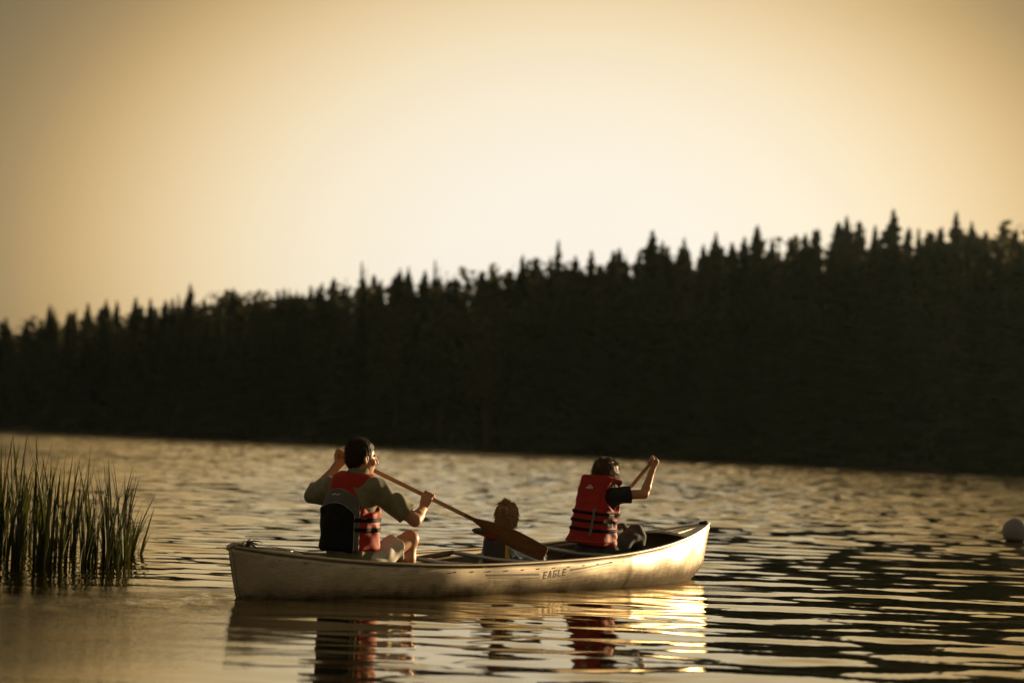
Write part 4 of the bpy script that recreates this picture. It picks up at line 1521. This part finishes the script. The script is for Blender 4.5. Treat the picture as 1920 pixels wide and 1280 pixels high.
# ------------------------------------------------------------------ the boy in the bow
def build_boy():
    e, p0, yw = canoe_root(1.03, -.07, .13)
    tag(e, 'brown-haired boy in bulky red life vest and dark trousers in the bow', 'person', 'people in the canoe')
    L = lambda px, py, D: to_local(at(px, py, D), p0, yw)
    rh = L(1223, 865, 16.48)
    lo = L(1178, 918, 16.60)
    shaft = unit(lo - rh)
    lh = rh + shaft * .60
    lsh, rsh = np.array([-.130, .055, .545]), np.array([.135, .045, .560])
    rel = L(1208, 926, 16.40); rw = L(1222, 884, 16.45)
    lel = lsh + np.array([-.07, .17, -.13]); lw = lh + unit(lel - lh) * .07
    rk, lk = L(1194, 998, 16.66), L(1163, 996, 16.93)
    ra, la = np.array([rk[0] + .01, rk[1] + .06, -.14]), np.array([lk[0], lk[1] + .06, -.14])
    hd = Head(L(1137, 889, 16.50), rot_zyx(R_(-14), R_(-16)), .93)
    B = Field((-.40, -.20, -.22), (.42, .80, .96), VOX)
    B.add(trunk_tube((0, -.01, .01), (.01, .0, .24), (1, 0, 0), (.130, .095), (.12, .09)))
    B.add(trunk_tube((.0, .0, .18), (.01, .045, .52), (1, 0, 0), (.115, .085), (.13, .088)), .05)
    B.add(cone(lsh, rsh, .048, .048), .05)
    nk = hd.P(0, -.02, -.06)
    B.add(cone((.01, .045, .54), nk, .055, .048), .04)
    hd.build(B)
    for sh, el, w in ((lsh, lel, lw), (rsh, rel, rw)):
        B.add(cone(sh, el, .042, .034), .02)
        mid = el + (w - el) * .3
        B.add(cone(el, mid, .034, .034), .012)
        B.add(cone(mid, w, .034, .023), .012)
    add_hand(B, rw, rh, shaft, tips=1, s=.90, thumb_side=-1)
    add_hand(B, lw, lh, shaft, tips=-1, s=.88, thumb_side=1)
    for hip, k, a in ((np.array([.075, .03, .085]), rk, ra), (np.array([-.075, .03, .085]), lk, la)):
        B.add(cone(hip, k, .068, .047), .03)
        B.add(cone(k, a, .045, .030), .02)
        B.add(cone(a, a + np.array([0, .12, -.025]), .033, .026), .02)
    link('body', B.mesh('body'), e, M['skin'])
    hd.eyes(e)
    H = Field(hd.c - .16, hd.c + .16, .004)
    H.add(hd.E((0, -.018, .032), (.092, .113, .104)))
    H.add(hd.E((0, -.045, -.035), (.086, .075, .080)), .02)
    for sx in (-1, 1):
        H.add(hd.E((sx * .062, .005, -.02), (.030, .052, .062)), .02)
    H.cut(hd.E((0, .125, -.045), (.095, .085, .105)), .012)
    H.shift(folds(5, .004, 80))
    me = H.mesh('hair')
    r = np.random.default_rng(9)
    rt, nn = surf_samples(me, 1700, r)
    tang = nn * .35 + np.array([0, 0, -.8]) + r.normal(0, .22, nn.shape)
    up = ((rt - hd.c) @ hd.R)[:, 2] > .07
    tang[up] = nn[up] * .45 + r.normal(0, .8, nn[up].shape) * np.array([1, 1, .1])
    V, Fc = [], []
    add_strands(V, Fc, rt - nn * .003, tang, r.uniform(.025, .05, len(rt)), .0026, r, .45, 4)
    link('hair', join_mesh(me, V, Fc, 'hair'), e, M['hair_brown'])
    # T-shirt
    S = Field((-.32, -.2, .0), (.38, .34, .66), VOX)
    S.add(trunk_tube((0, -.01, .06), (.0, .0, .26), (1, 0, 0), (.14, .105), (.13, .10)))
    S.add(trunk_tube((.0, .0, .2), (.01, .045, .57), (1, 0, 0), (.125, .095), (.135, .095)), .04)
    S.add(cone(lsh, rsh, .060, .060), .05)
    for sh, el, fr in ((lsh, lel, .62), (rsh, rel, .60)):
        en = sh + (el - sh) * fr
        n_ = 6
        S.add(cone(sh, en - unit(el - sh) * .02, .060, .066), .03)
        ax = unit(el - sh)
        S.keep(lambda x, y, z, en=en, ax=ax, sx=np.sign(sh[0]): np.where(x * sx > .12, (x - en[0]) * ax[0] + (y - en[1]) * ax[1] + (z - en[2]) * ax[2], -1))
    S.shift(folds(31, .005, 36))
    link('shirt', S.mesh('shirt'), e, M['black_cloth'])
    # trousers
    T = Field((-.34, -.22, -.2), (.32, .80, .42), VOX)
    T.add(trunk_tube((0, -.02, -.02), (0, -.01, .16), (1, 0, 0), (.155, .125), (.145, .11), 2.6))
    for hip, k, a in ((np.array([.08, .02, .085]), rk, ra), (np.array([-.08, .02, .085]), lk, la)):
        T.add(cone(hip, k, .088, .066), .03)
        T.add(cone(k, a, .064, .060), .02)
    T.shift(folds(41, .007, 34))
    link('trousers', T.mesh('trousers'), e, M['trouser'])
    for a in (ra, la):
        Sf = Field(a - (.08, .1, .10), a + (.08, .24, .08), VOX)
        Sf.add(cone(a + (0, -.015, -.02), a + (0, .11, -.028), .042, .036))
        link('shoe', Sf.mesh('shoe'), e, M['rubber'])
    # slab-foam life vest
    lo_, hi_ = (-.26, -.24, .14), (.30, .26, .78)
    def vest():
        f = Field(lo_, hi_, VOX)
        f.add(trunk_tube((-.005, -.020, .19), (.005, .006, .44), (1, 0, 0), (.172, .140), (.160, .130), 4.0, .02))
        f.add(trunk_tube((.005, .006, .40), (.016, .055, .700), (1, 0, 0), (.160, .130), (.142, .115), 4.5, .02), .015)
        f.add(trunk_tube((-.010, -.025, .175), (-.006, -.018, .235), (1, 0, 0), (.184, .156), (.168, .138), 4.0, .02), .02)
        # neck well and arm holes
        f.cut(cone((.012, .070, .56), (.02, .11, .92), .100, .125), .01)
        for sx in (-1, 1):
            f.cut(ell((sx * .190, .060, .555), (.095, .125, .125)), .012)
        f.cut(ell((.01, .24, .55), (.030, .16, .6)), .01)
        f.shift(folds(52, .004, 26))
        return f
    base = vest(); D0 = base.D.copy()
    vo = link('life_vest', base.mesh('life_vest'), e, M['red2'])
    def panel(name, off, reg, m):
        f = Field(lo_, hi_, VOX)
        f.D = (D0 - off).astype(np.float32)
        f.keep(reg)
        return link(name, f.mesh(name), vo, m)
    for zc in (.425, .362, .297):
        panel('strap', .006, lambda x, y, z, zc=zc: np.abs(z - zc + .06 * x + 0 * y) - .0125, M['webbing'])
    panel('webbing', .009, lambda x, y, z: np.maximum(np.maximum(np.abs(x - .085 - .10 * (z - .3)) - .011, np.abs(z - .355) - .105), y + .02), M['webbing_grey'])
    for zc in (.400, .330):
        panel('adjuster', .011, lambda x, y, z, zc=zc: np.maximum(np.maximum(np.abs(y + .02) - .032, np.abs(z - zc) - .016), .1 - x), M['webbing_grey'])
    panel('hem_cord', .006, lambda x, y, z: np.abs(z - .205 + .0 * x + .0 * y) - .003, M['redprint'])
    for i, (a, b) in enumerate([(-.030, -.012), (-.009, .003), (.006, .018), (.021, .034)]):
        panel('emblem', .006, lambda x, y, z, a=a, b=b, i=i: np.maximum(np.maximum(np.maximum(a - x, x - b), np.maximum(.606 - z, z - .620 - .003 * (i % 2))), y), M['white'])
    panel('emblem', .006, lambda x, y, z: np.maximum(np.maximum(np.abs(np.sqrt((x - .002) ** 2 + (z - .616) ** 2) - .018) - .0028, .622 - z), y), M['white'])
    q = lambda v: np.array(Matrix.Rotation(yw, 3, 'Z') @ Vector(v)) + p0
    g = q(rh - shaft * .012)
    tip = g + (q(lo) - q(rh)) / np.linalg.norm(lo - rh) * 1.50
    paddle('paddle', 'wooden paddle dipped beyond the bow, its top held by the boy', g, tip, .52, .17, (.6, .3, .7), (M['wood'], M['wood_dark']))


build_boy()


# ------------------------------------------------------------------ the child amidships
def build_child():
    e, p0, yw = canoe_root(.17, .09, -.05)
    tag(e, 'small fair-haired child in grey and yellow life vest sitting amidships', 'person', 'people in the canoe')
    L = lambda px, py, D: to_local(at(px, py, D), p0, yw)
    hd = Head(L(953, 966, 15.93), rot_zyx(R_(-6), R_(-6)), .78)
    nk = hd.P(0, -.02, -.07)
    lsh, rsh = np.array([-.125, -.005, .385]), np.array([.095, -.005, .375])
    rel = L(982, 1036, 15.62); rw = L(1016, 1050, 15.56)
    rt_ = L(1026, 1066, 15.58)
    lel, lw = np.array([-.20, .01, .20]), np.array([-.16, .14, .12])
    B = Field((-.34, -.20, -.06), (.60, .60, .72), VOX)
    B.add(trunk_tube((-.02, 0, .01), (-.02, 0, .2), (1, 0, 0), (.115, .085), (.105, .08)))
    B.add(trunk_tube((-.02, 0, .15), (-.015, 0, .37), (1, 0, 0), (.105, .08), (.10, .075)), .04)
    B.add(cone(lsh, rsh, .040, .040), .04)
    B.add(cone((-.01, 0, .37), nk, .045, .040), .03)
    hd.build(B)
    B.add(cone(lsh, lel, .036, .030), .02); B.add(cone(lel, lw, .030, .021), .01)
    B.add(cone(rsh, rel, .036, .030), .02); B.add(cone(rel, rw, .030, .021), .01)
    # open hands: right one laid over the rail, left one on the lap
    for w, t, sd in ((rw, rt_, 1), (lw, lw + np.array([.02, .06, -.01]), -1)):
        d = unit(t - w); s_ = unit(np.cross(d, (0, 0, 1)))
        pc = w + d * .035
        for i, o in enumerate((-.018, -.006, .006, .018)):
            k0 = pc + d * .022 + s_ * o
            B.add(cone(w + s_ * o * .4, k0, .012, .008), .008)
            k1 = k0 + d * (.020, .023, .022, .017)[i] + np.array([0, 0, -.006])
            B.add(cone(k0, k1, .0068, .0062), .002)
            B.add(cone(k1, k1 + d * .010 + np.array([0, 0, -.012]), .0062, .0055), .002)
        B.add(cone(w + d * .01, w + d * .035 + s_ * sd * -.030, .009, .007), .006)
    for sx in (-1, 1):
        hip, k, a = np.array([sx * .06 - .02, .03, .05]), np.array([sx * .08 - .02, .30, .12]), np.array([sx * .07 - .02, .50, .0])
        B.add(cone(hip, k, .056, .042), .03); B.add(cone(k, a, .040, .028), .02); B.add(cone(a, a + (0, .05, .02), .028, .022), .02)
    link('body', B.mesh('body'), e, M['skin'])
    hd.eyes(e)
    H = Field(hd.c - .17, hd.c + .16, .004)
    H.add(hd.E((0, -.018, .032), (.094, .114, .104)))
    H.add(hd.E((0, -.050, -.045), (.082, .070, .080)), .02)
    H.add(hd.E((.0, -.118, .040), (.036, .032, .046)), .02)                      # gathered knot at the back
    H.add(hd.E((.006, -.112, -.02), (.026, .022, .055)), .02)
    for sx in (-1, 1):
        H.add(hd.E((sx * .060, .005, -.025), (.032, .050, .062)), .02)
    H.cut(hd.E((0, .125, -.045), (.090, .085, .105)), .012)
    H.add(hd.E((.012, -.055, .128), (.030, .036, .022)), .015)                     # untidy top of the tied-up hair
    H.shift(lambda x, y, z: .0045 * np.sin(95 * x + 40 * y + 9 * np.sin(22 * z)) * np.sin(60 * y - 35 * x + 4 * np.sin(30 * z)))
    me = H.mesh('hair')
    r = np.random.default_rng(19)
    rt, nn = surf_samples(me, 2100, r)
    tang = nn * .20 + np.array([0, -.1, -.8]) + r.normal(0, .16, nn.shape)
    up = ((rt - hd.c) @ hd.R)[:, 2] > .075
    tang[up] = nn[up] * .30 + np.array([0, -.5, 0]) + r.normal(0, .35, nn[up].shape) * np.array([1, 1, .3])
    ln = r.uniform(.020, .052, len(rt))
    ln[up] *= .7
    V, Fc = [], []
    k = 1350
    add_strands(V, Fc, rt[:k] - nn[:k] * .003, tang[:k], ln[:k], .0026, r, .25, 4)
    ho = link('hair', join_mesh(me, V, Fc, 'hair'), e, M['hair_fair'])
    V, Fc = [], []
    add_strands(V, Fc, rt[k:] - nn[k:] * .002, tang[k:], ln[k:] * 1.1, .0019, r, .25, 4)
    lk = link('loose_hair', np_mesh('loose_hair', np.array(V), np.array(Fc)), ho, M['hair_gold'])
    tag(lk, kind='stuff')
    m = MB()
    c0 = hd.P(0, -.100, .012)
    ring = [c0 + hd.R @ np.array([math.cos(q) * .030, .012 * math.sin(q), math.sin(q) * .022]) for q in np.linspace(0, 2 * math.pi, 14)]
    m.tube(ring, .006, 6, cap=False)
    link('hair_band', m.mesh('hair_band'), ho, M['lace'])
    # blue long-sleeved top and trousers
    S = Field((-.36, -.2, .0), (.50, .34, .44), VOX)
    S.add(trunk_tube((-.02, 0, .02), (-.02, 0, .38), (1, 0, 0), (.122, .092), (.115, .085)))
    S.add(cone(lsh, rsh, .048, .048), .04)
    S.add(cone(rsh, rel, .048, .046), .03); S.add(cone(rel, rw - unit(rw - rel) * .015, .046, .034), .02)
    S.add(cone(lsh, lel, .048, .042), .03); S.add(cone(lel, lw - unit(lw - lel) * .02, .042, .030), .02)
    S.shift(folds(61, .005, 40))
    so = link('top', S.mesh('top'), e, M['blue'])
    m = MB()
    d = unit(rw - rel); a = unit(np.cross(d, (0, 0, 1))); b = np.cross(a, d)
    rr = np.random.default_rng(2)
    base = [rw - d * .045 + (a * math.cos(q) + b * math.sin(q)) * .043 for q in np.linspace(0, 2 * math.pi, 33)[:-1]]
    for i in range(32):
        q = 2 * math.pi * i / 32
        tipp = rw + d * (.004 + .012 * (i % 2)) + (a * math.cos(q) + b * math.sin(q)) * (.040 + .008 * (i % 2))
        m.tube([base[i], (base[i] + tipp) / 2 + (a * math.cos(q) + b * math.sin(q)) * .003, tipp], [.0050, .0055, .002], 5)
    link('lace_cuff', m.mesh('lace_cuff'), so, M['lace'])
    T = Field((-.22, -.14, -.06), (.20, .62, .22), VOX)
    T.add(trunk_tube((-.02, 0, .0), (-.02, 0, .10), (1, 0, 0), (.128, .10), (.12, .09)))
    for sx in (-1, 1):
        hip, k, a = np.array([sx * .06 - .02, .03, .05]), np.array([sx * .08 - .02, .30, .12]), np.array([sx * .07 - .02, .49, .005])
        T.add(cone(hip, k, .066, .054), .03); T.add(cone(k, a, .052, .042), .02)
    T.shift(folds(71, .005, 40))
    link('trousers', T.mesh('trousers'), e, M['trouser'])
    # life vest: charcoal back, yellow sides, collar pad standing out to one side
    lo_, hi_ = (-.24, -.22, .06), (.24, .22, .52)
    f = Field(lo_, hi_, .004)
    f.add(trunk_tube((-.022, -.012, .13), (-.026, -.012, .415), (1, 0, 0), (.135, .118), (.118, .095), 2.8, .04))
    f.cut(cone((-.01, .03, .36), (.0, .05, .6), .052, .075), .01)
    for sx in (-1, 1):
        f.cut(ell((sx * .150 - .022, .01, .345), (.060, .075, .090)), .012)
    f.cut(ell((-.02, .2, .3), (.02, .12, .4)), .01)
    f.shift(folds(81, .003, 40))
    D0 = f.D.copy()
    vo = link('life_vest', f.mesh('life_vest'), e, M['dark_nylon'])
    def panel(name, off, reg, m):
        g = Field(lo_, hi_, .004)
        g.D = (D0 - off).astype(np.float32)
        g.keep(reg)
        return link(name, g.mesh(name), vo, m)
    ang_ = lambda x, y: np.degrees(np.arctan2((x + .024) / .13, -(y + .012) / .11))
    panel('side_panel', .004, lambda x, y, z: np.maximum(np.abs(np.abs(ang_(x, y)) - 66) - 12, -90 + 0 * z) * .002, M['yellow'])
    panel('hem_panel', .005, lambda x, y, z: z - .215 + 0 * x + 0 * y, M['yellow'])
    panel('edge_trim', .007, lambda x, y, z: (np.abs(np.abs(ang_(x, y)) - 81) - 3) * .002 + 0 * z, M['webbing'])
    C = Field((-.34, -.24, .34), (.12, .12, .54), .004)
    pc = L(906, 996, 15.90)
    C.add(ell(pc, (.095, .055, .026), rot_zyx(R_(10), 0, R_(4))))
    C.add(ell((-.05, -.07, .425), (.10, .05, .028), rot_zyx(R_(10), 0, R_(12))), .03)
    Dc = C.D.copy()
    co = link('collar_pad', C.mesh('collar_pad'), vo, M['dark_nylon'])
    C.D = Dc - .003
    C.keep(lambda x, y, z: (z - (pc[2] - .013)) + 0 * x + 0 * y)
    link('underside', C.mesh('underside'), vo, M['redprint'])


build_child()


# ------------------------------------------------------------------ weed left on the stern
def build_weed():
    r = np.random.default_rng(6)
    Mi = CANOE_M
    def cp(u, v, w):
        q = Mi @ Vector((u, v, w)); return np.array(q)
    base = cp(-2.47, .0, float(sheer(2.47)) + .030)
    m = MB()
    for i in range(26):
        d = unit(r.normal(0, 1, 3) * (1, 1, .35) + np.array([.2, .1, .12]))
        L = r.uniform(.05, .15)
        p0 = base + r.normal(0, .012, 3) * (2.2, 2.2, .4)
        pts = [p0 + d * L * t + np.array([0, 0, -.06 * L * 10 * t * t * .5 + .012 * math.sin(t * 3)]) for t in np.linspace(0, 1, 5)]
        for q in pts:
            q[2] = max(q[2], base[2] - .022)
        m.tube(pts, [.0032, .0035, .003, .002, .001], 5)
    m.tube([base + np.array([0.02, 0, .0]), base + np.array([.03, .01, .035]), base + np.array([.05, .0, .06])], [.003, .002, .001], 5)
    o = link('weed_clump', m.mesh('weed_clump'), mats=M['weed'])
    tag(o, 'clump of dark water weed caught on the stern tip', 'weed')
    m = MB()
    pts = []
    for t in np.linspace(0, 1, 16):
        u = -2.45 + t * .80
        q = cp(u, .10 * math.sin(t * 3.0) - .02, float(sheer(u)) + .034 - .012 * t + .010 * math.sin(t * 5) - (.03 if t > .97 else 0))
        pts.append(q)
    m.tube(pts, .0030, 6)
    o = link('fallen_reed', m.mesh('fallen_reed'), mats=M['weed'])
    tag(o, 'long thin reed stem lying along the stern of the canoe', 'reed stem')


build_weed()


# ------------------------------------------------------------------ reed bed
def leaf_mesh(r, L, w, lean, az, bend, twist=.8, fold_at=None):
    n = 9
    V, F = [], []
    ca, sa = math.cos(az), math.sin(az)
    x = z = 0.0
    a = .02
    ds = L / n
    for i in range(n + 1):
        t = i / n
        ww = w * (.75 + .4 * math.sin(t * 2.4)) * (1 - t ** 3.2) + .0006
        tw = az + 1.57 + twist * t
        px, py = ca * x, sa * x
        s_ = np.array([math.cos(tw), math.sin(tw), 0]) * ww
        mid = np.array([px + .25 * ww * ca, py + .25 * ww * sa, z])
        V += [mid - s_, mid + np.array([ca, sa, 0]) * ww * -.35, mid + s_]
        x += math.sin(a) * ds
        z += math.cos(a) * ds
        if .28 < t < .62:
            a += lean / 3.0
        a += bend / n * (0.2 + 1.6 * t)
        if fold_at and t > fold_at:
            a += 1.5 / n * 3.2
    for i in range(n):
        for j in range(2):
            F.append((i * 3 + j, i * 3 + j + 1, i * 3 + 4 + j, i * 3 + 3 + j))
    return np_mesh('leaf', np.array(V), np.array(F))


def build_reeds():
    r = np.random.default_rng(44)
    GR = 'cattail plants of the reed bed'
    LAB = 'green cattail plant standing among the others in the reed bed'
    variants = []
    for k in range(16):
        ls = []
        nl = int(r.integers(6, 9))
        for i in range(nl):
            L = r.uniform(.45, 1.0) if i else 1.0
            lean = abs(r.normal(.08, .10)) + .02 * i
            fold = r.uniform(.5, .8) if r.random() < .10 else None
            me = leaf_mesh(r, L, r.uniform(.0075, .0122), min(lean, .55), r.uniform(0, 6.28), r.uniform(.0, .30), r.uniform(-.9, .9), fold)
            me.materials.append(M['reed'] if r.random() < .93 else M['reed_dry'])
            ls.append(me)
        variants.append(ls)

    def plant(x, y, h, k, label, yaw, tilt=0.0, tdir=0.0):
        e = link('cattail_plant', None, loc=(x, y, -.25))
        e.rotation_euler = (tilt * math.cos(tdir), tilt * math.sin(tdir), yaw)
        e.scale = (.80 + h * .2, .80 + h * .2, h * 1.06 + .25)
        tag(e, label, 'cattail', GR)
        for me in variants[k]:
            link('leaf', me, e)

    spots = [  # px, base y, top y, label
        (70, 1062, 797, 'tallest cattail plant, its tip reaching the far shore line'),
        (28, 1060, 812, None), (5, 1058, 812, None), (44, 1058, 826, None), (84, 1064, 832, None), (100, 1056, 836, None), (115, 1066, 846, None),
        (158, 1062, 845, None), (140, 1056, 862, None), (172, 1060, 864, None), (186, 1058, 868, None), (128, 1062, 860, None),
        (205, 1056, 853, 'upright pale-based cattail near the right side of the reed bed'), (214, 1056, 856, None), (222, 1058, 878, None),
        (246, 1050, 862, None), (236, 1054, 890, None),
        (258, 1044, 925, 'short outermost cattail leaning right over open water'), (266, 1046, 948, None), (250, 1050, 930, None)]
    for px, by, ty, lab in spots:
        by -= 7
        D = CAM_H * FPX / (by - hor_at(px))
        p = at(px, by, D)
        h = (by - ty) * D / FPX
        tilt = R_(10) if px > 240 else r.normal(0, R_(2.5))
        plant(p[0] - (.02 if px < 240 else .14 * h), D, h, int(r.integers(16)), lab or LAB, r.uniform(0, 6.28), tilt, R_(90) if px > 240 else r.uniform(0, 6.28))
    env = np.array([(-500, 790), (-150, 800), (0, 818), (60, 822), (120, 850), (160, 858), (200, 866), (240, 895), (262, 935)], float)
    for i in range(72):
        px = r.uniform(-230, 250) if i > 20 else r.uniform(0, 240)
        by = r.uniform(1018, 1061) - max(0, px - 200) * .2
        D = CAM_H * FPX / (by - hor_at(px))
        ty = float(np.interp(px, env[:, 0], env[:, 1])) + abs(r.normal(0, 48)) + 6
        h = (by - ty) * D / FPX
        p = at(px, by, D)
        plant(p[0], D, h, int(r.integers(16)), LAB, r.uniform(0, 6.28), r.normal(0, R_(3)), r.uniform(0, 6.28))
    # broken blades drooping into the water at the edge
    for i, (px, by, ln, az, lab) in enumerate([(258, 1036, .55, .15, 'bent reed blade arching right into the water'), (240, 1050, .42, .5, 'broken reed blade hanging low at the edge of the bed'),
                                            (150, 1062, .45, -.2, 'dry broken blade slanting across the front of the reed bed')]):
        D = CAM_H * FPX / (by - hor_at(px))
        p = at(px, by, D)
        me = leaf_mesh(r, ln, .006, .35, az, 1.9, .5)
        me.materials.append(M['reed_dry'])
        o = link('reed_blade', me, loc=(p[0], D, -.02))
        tag(o, lab, 'reed blade')


build_reeds()


# ------------------------------------------------------------------ mooring buoy
def build_buoy():
    p = at(1903, 1014, 28.2)
    e = link('buoy', None, loc=(p[0], p[1], 0))
    tag(e, 'round white mooring buoy afloat at the right edge', 'buoy')
    Rr = .172
    m = MB()
    zs = np.linspace(-1, 1, 25)
    m.tube([(0, 0, .130 + Rr * math.sin(z * math.pi / 2)) for z in zs], [max(.004, Rr * math.cos(z * math.pi / 2)) for z in zs], 32)
    b = link('ball', m.mesh('ball'), e, M['buoy'])
    m = MB()
    m.tube([(Rr * 1.005 * math.cos(q), Rr * 1.005 * math.sin(q), .130) for q in np.linspace(0, 2 * math.pi, 41)], .005, 6, cap=False)
    link('seam', m.mesh('seam'), e, M['buoy'])
    m = MB()
    m.tube([(0, 0, .130 + Rr - .006), (0, 0, .130 + Rr + .004)], .03, 16)
    link('top_fitting', m.mesh('top_fitting'), e, M['buoy'])
    # growth and scum ring at the waterline
    m = MB()
    zz = np.linspace(-.04, .030, 7)
    m.tube([(0, 0, z) for z in zz], [math.sqrt(max(.0004, Rr ** 2 - (z - .130) ** 2)) + .003 for z in zz], 32, cap=False)
    link('waterline_growth', m.mesh('waterline_growth'), e, M['weed'])


build_buoy()


# ------------------------------------------------------------------ haze volume added to lift the dark forest
def build_haze():
    m = MB()
    m.box((0, 225, 14.5), (330, 275, 17.7))
    mt = bpy.data.materials.new('added_haze')
    mt.use_nodes = True
    t = mt.node_tree
    t.nodes.remove(t.nodes['Principled BSDF'])
    v = N(t, 'ShaderNodeVolumePrincipled')
    v.inputs['Color'].default_value = (.74, .97, .90, 1)
    v.inputs['Density'].default_value = HAZE
    v.inputs['Anisotropy'].default_value = .35
    t.links.new(v.outputs[0], t.nodes['Material Output'].inputs['Volume'])
    o = link('haze', m.mesh('haze', False), mats=mt)
    tag(o, 'thin haze added over the lake to lighten the far forest', kind='stuff')


HAZE = 0.75e-4
build_haze()
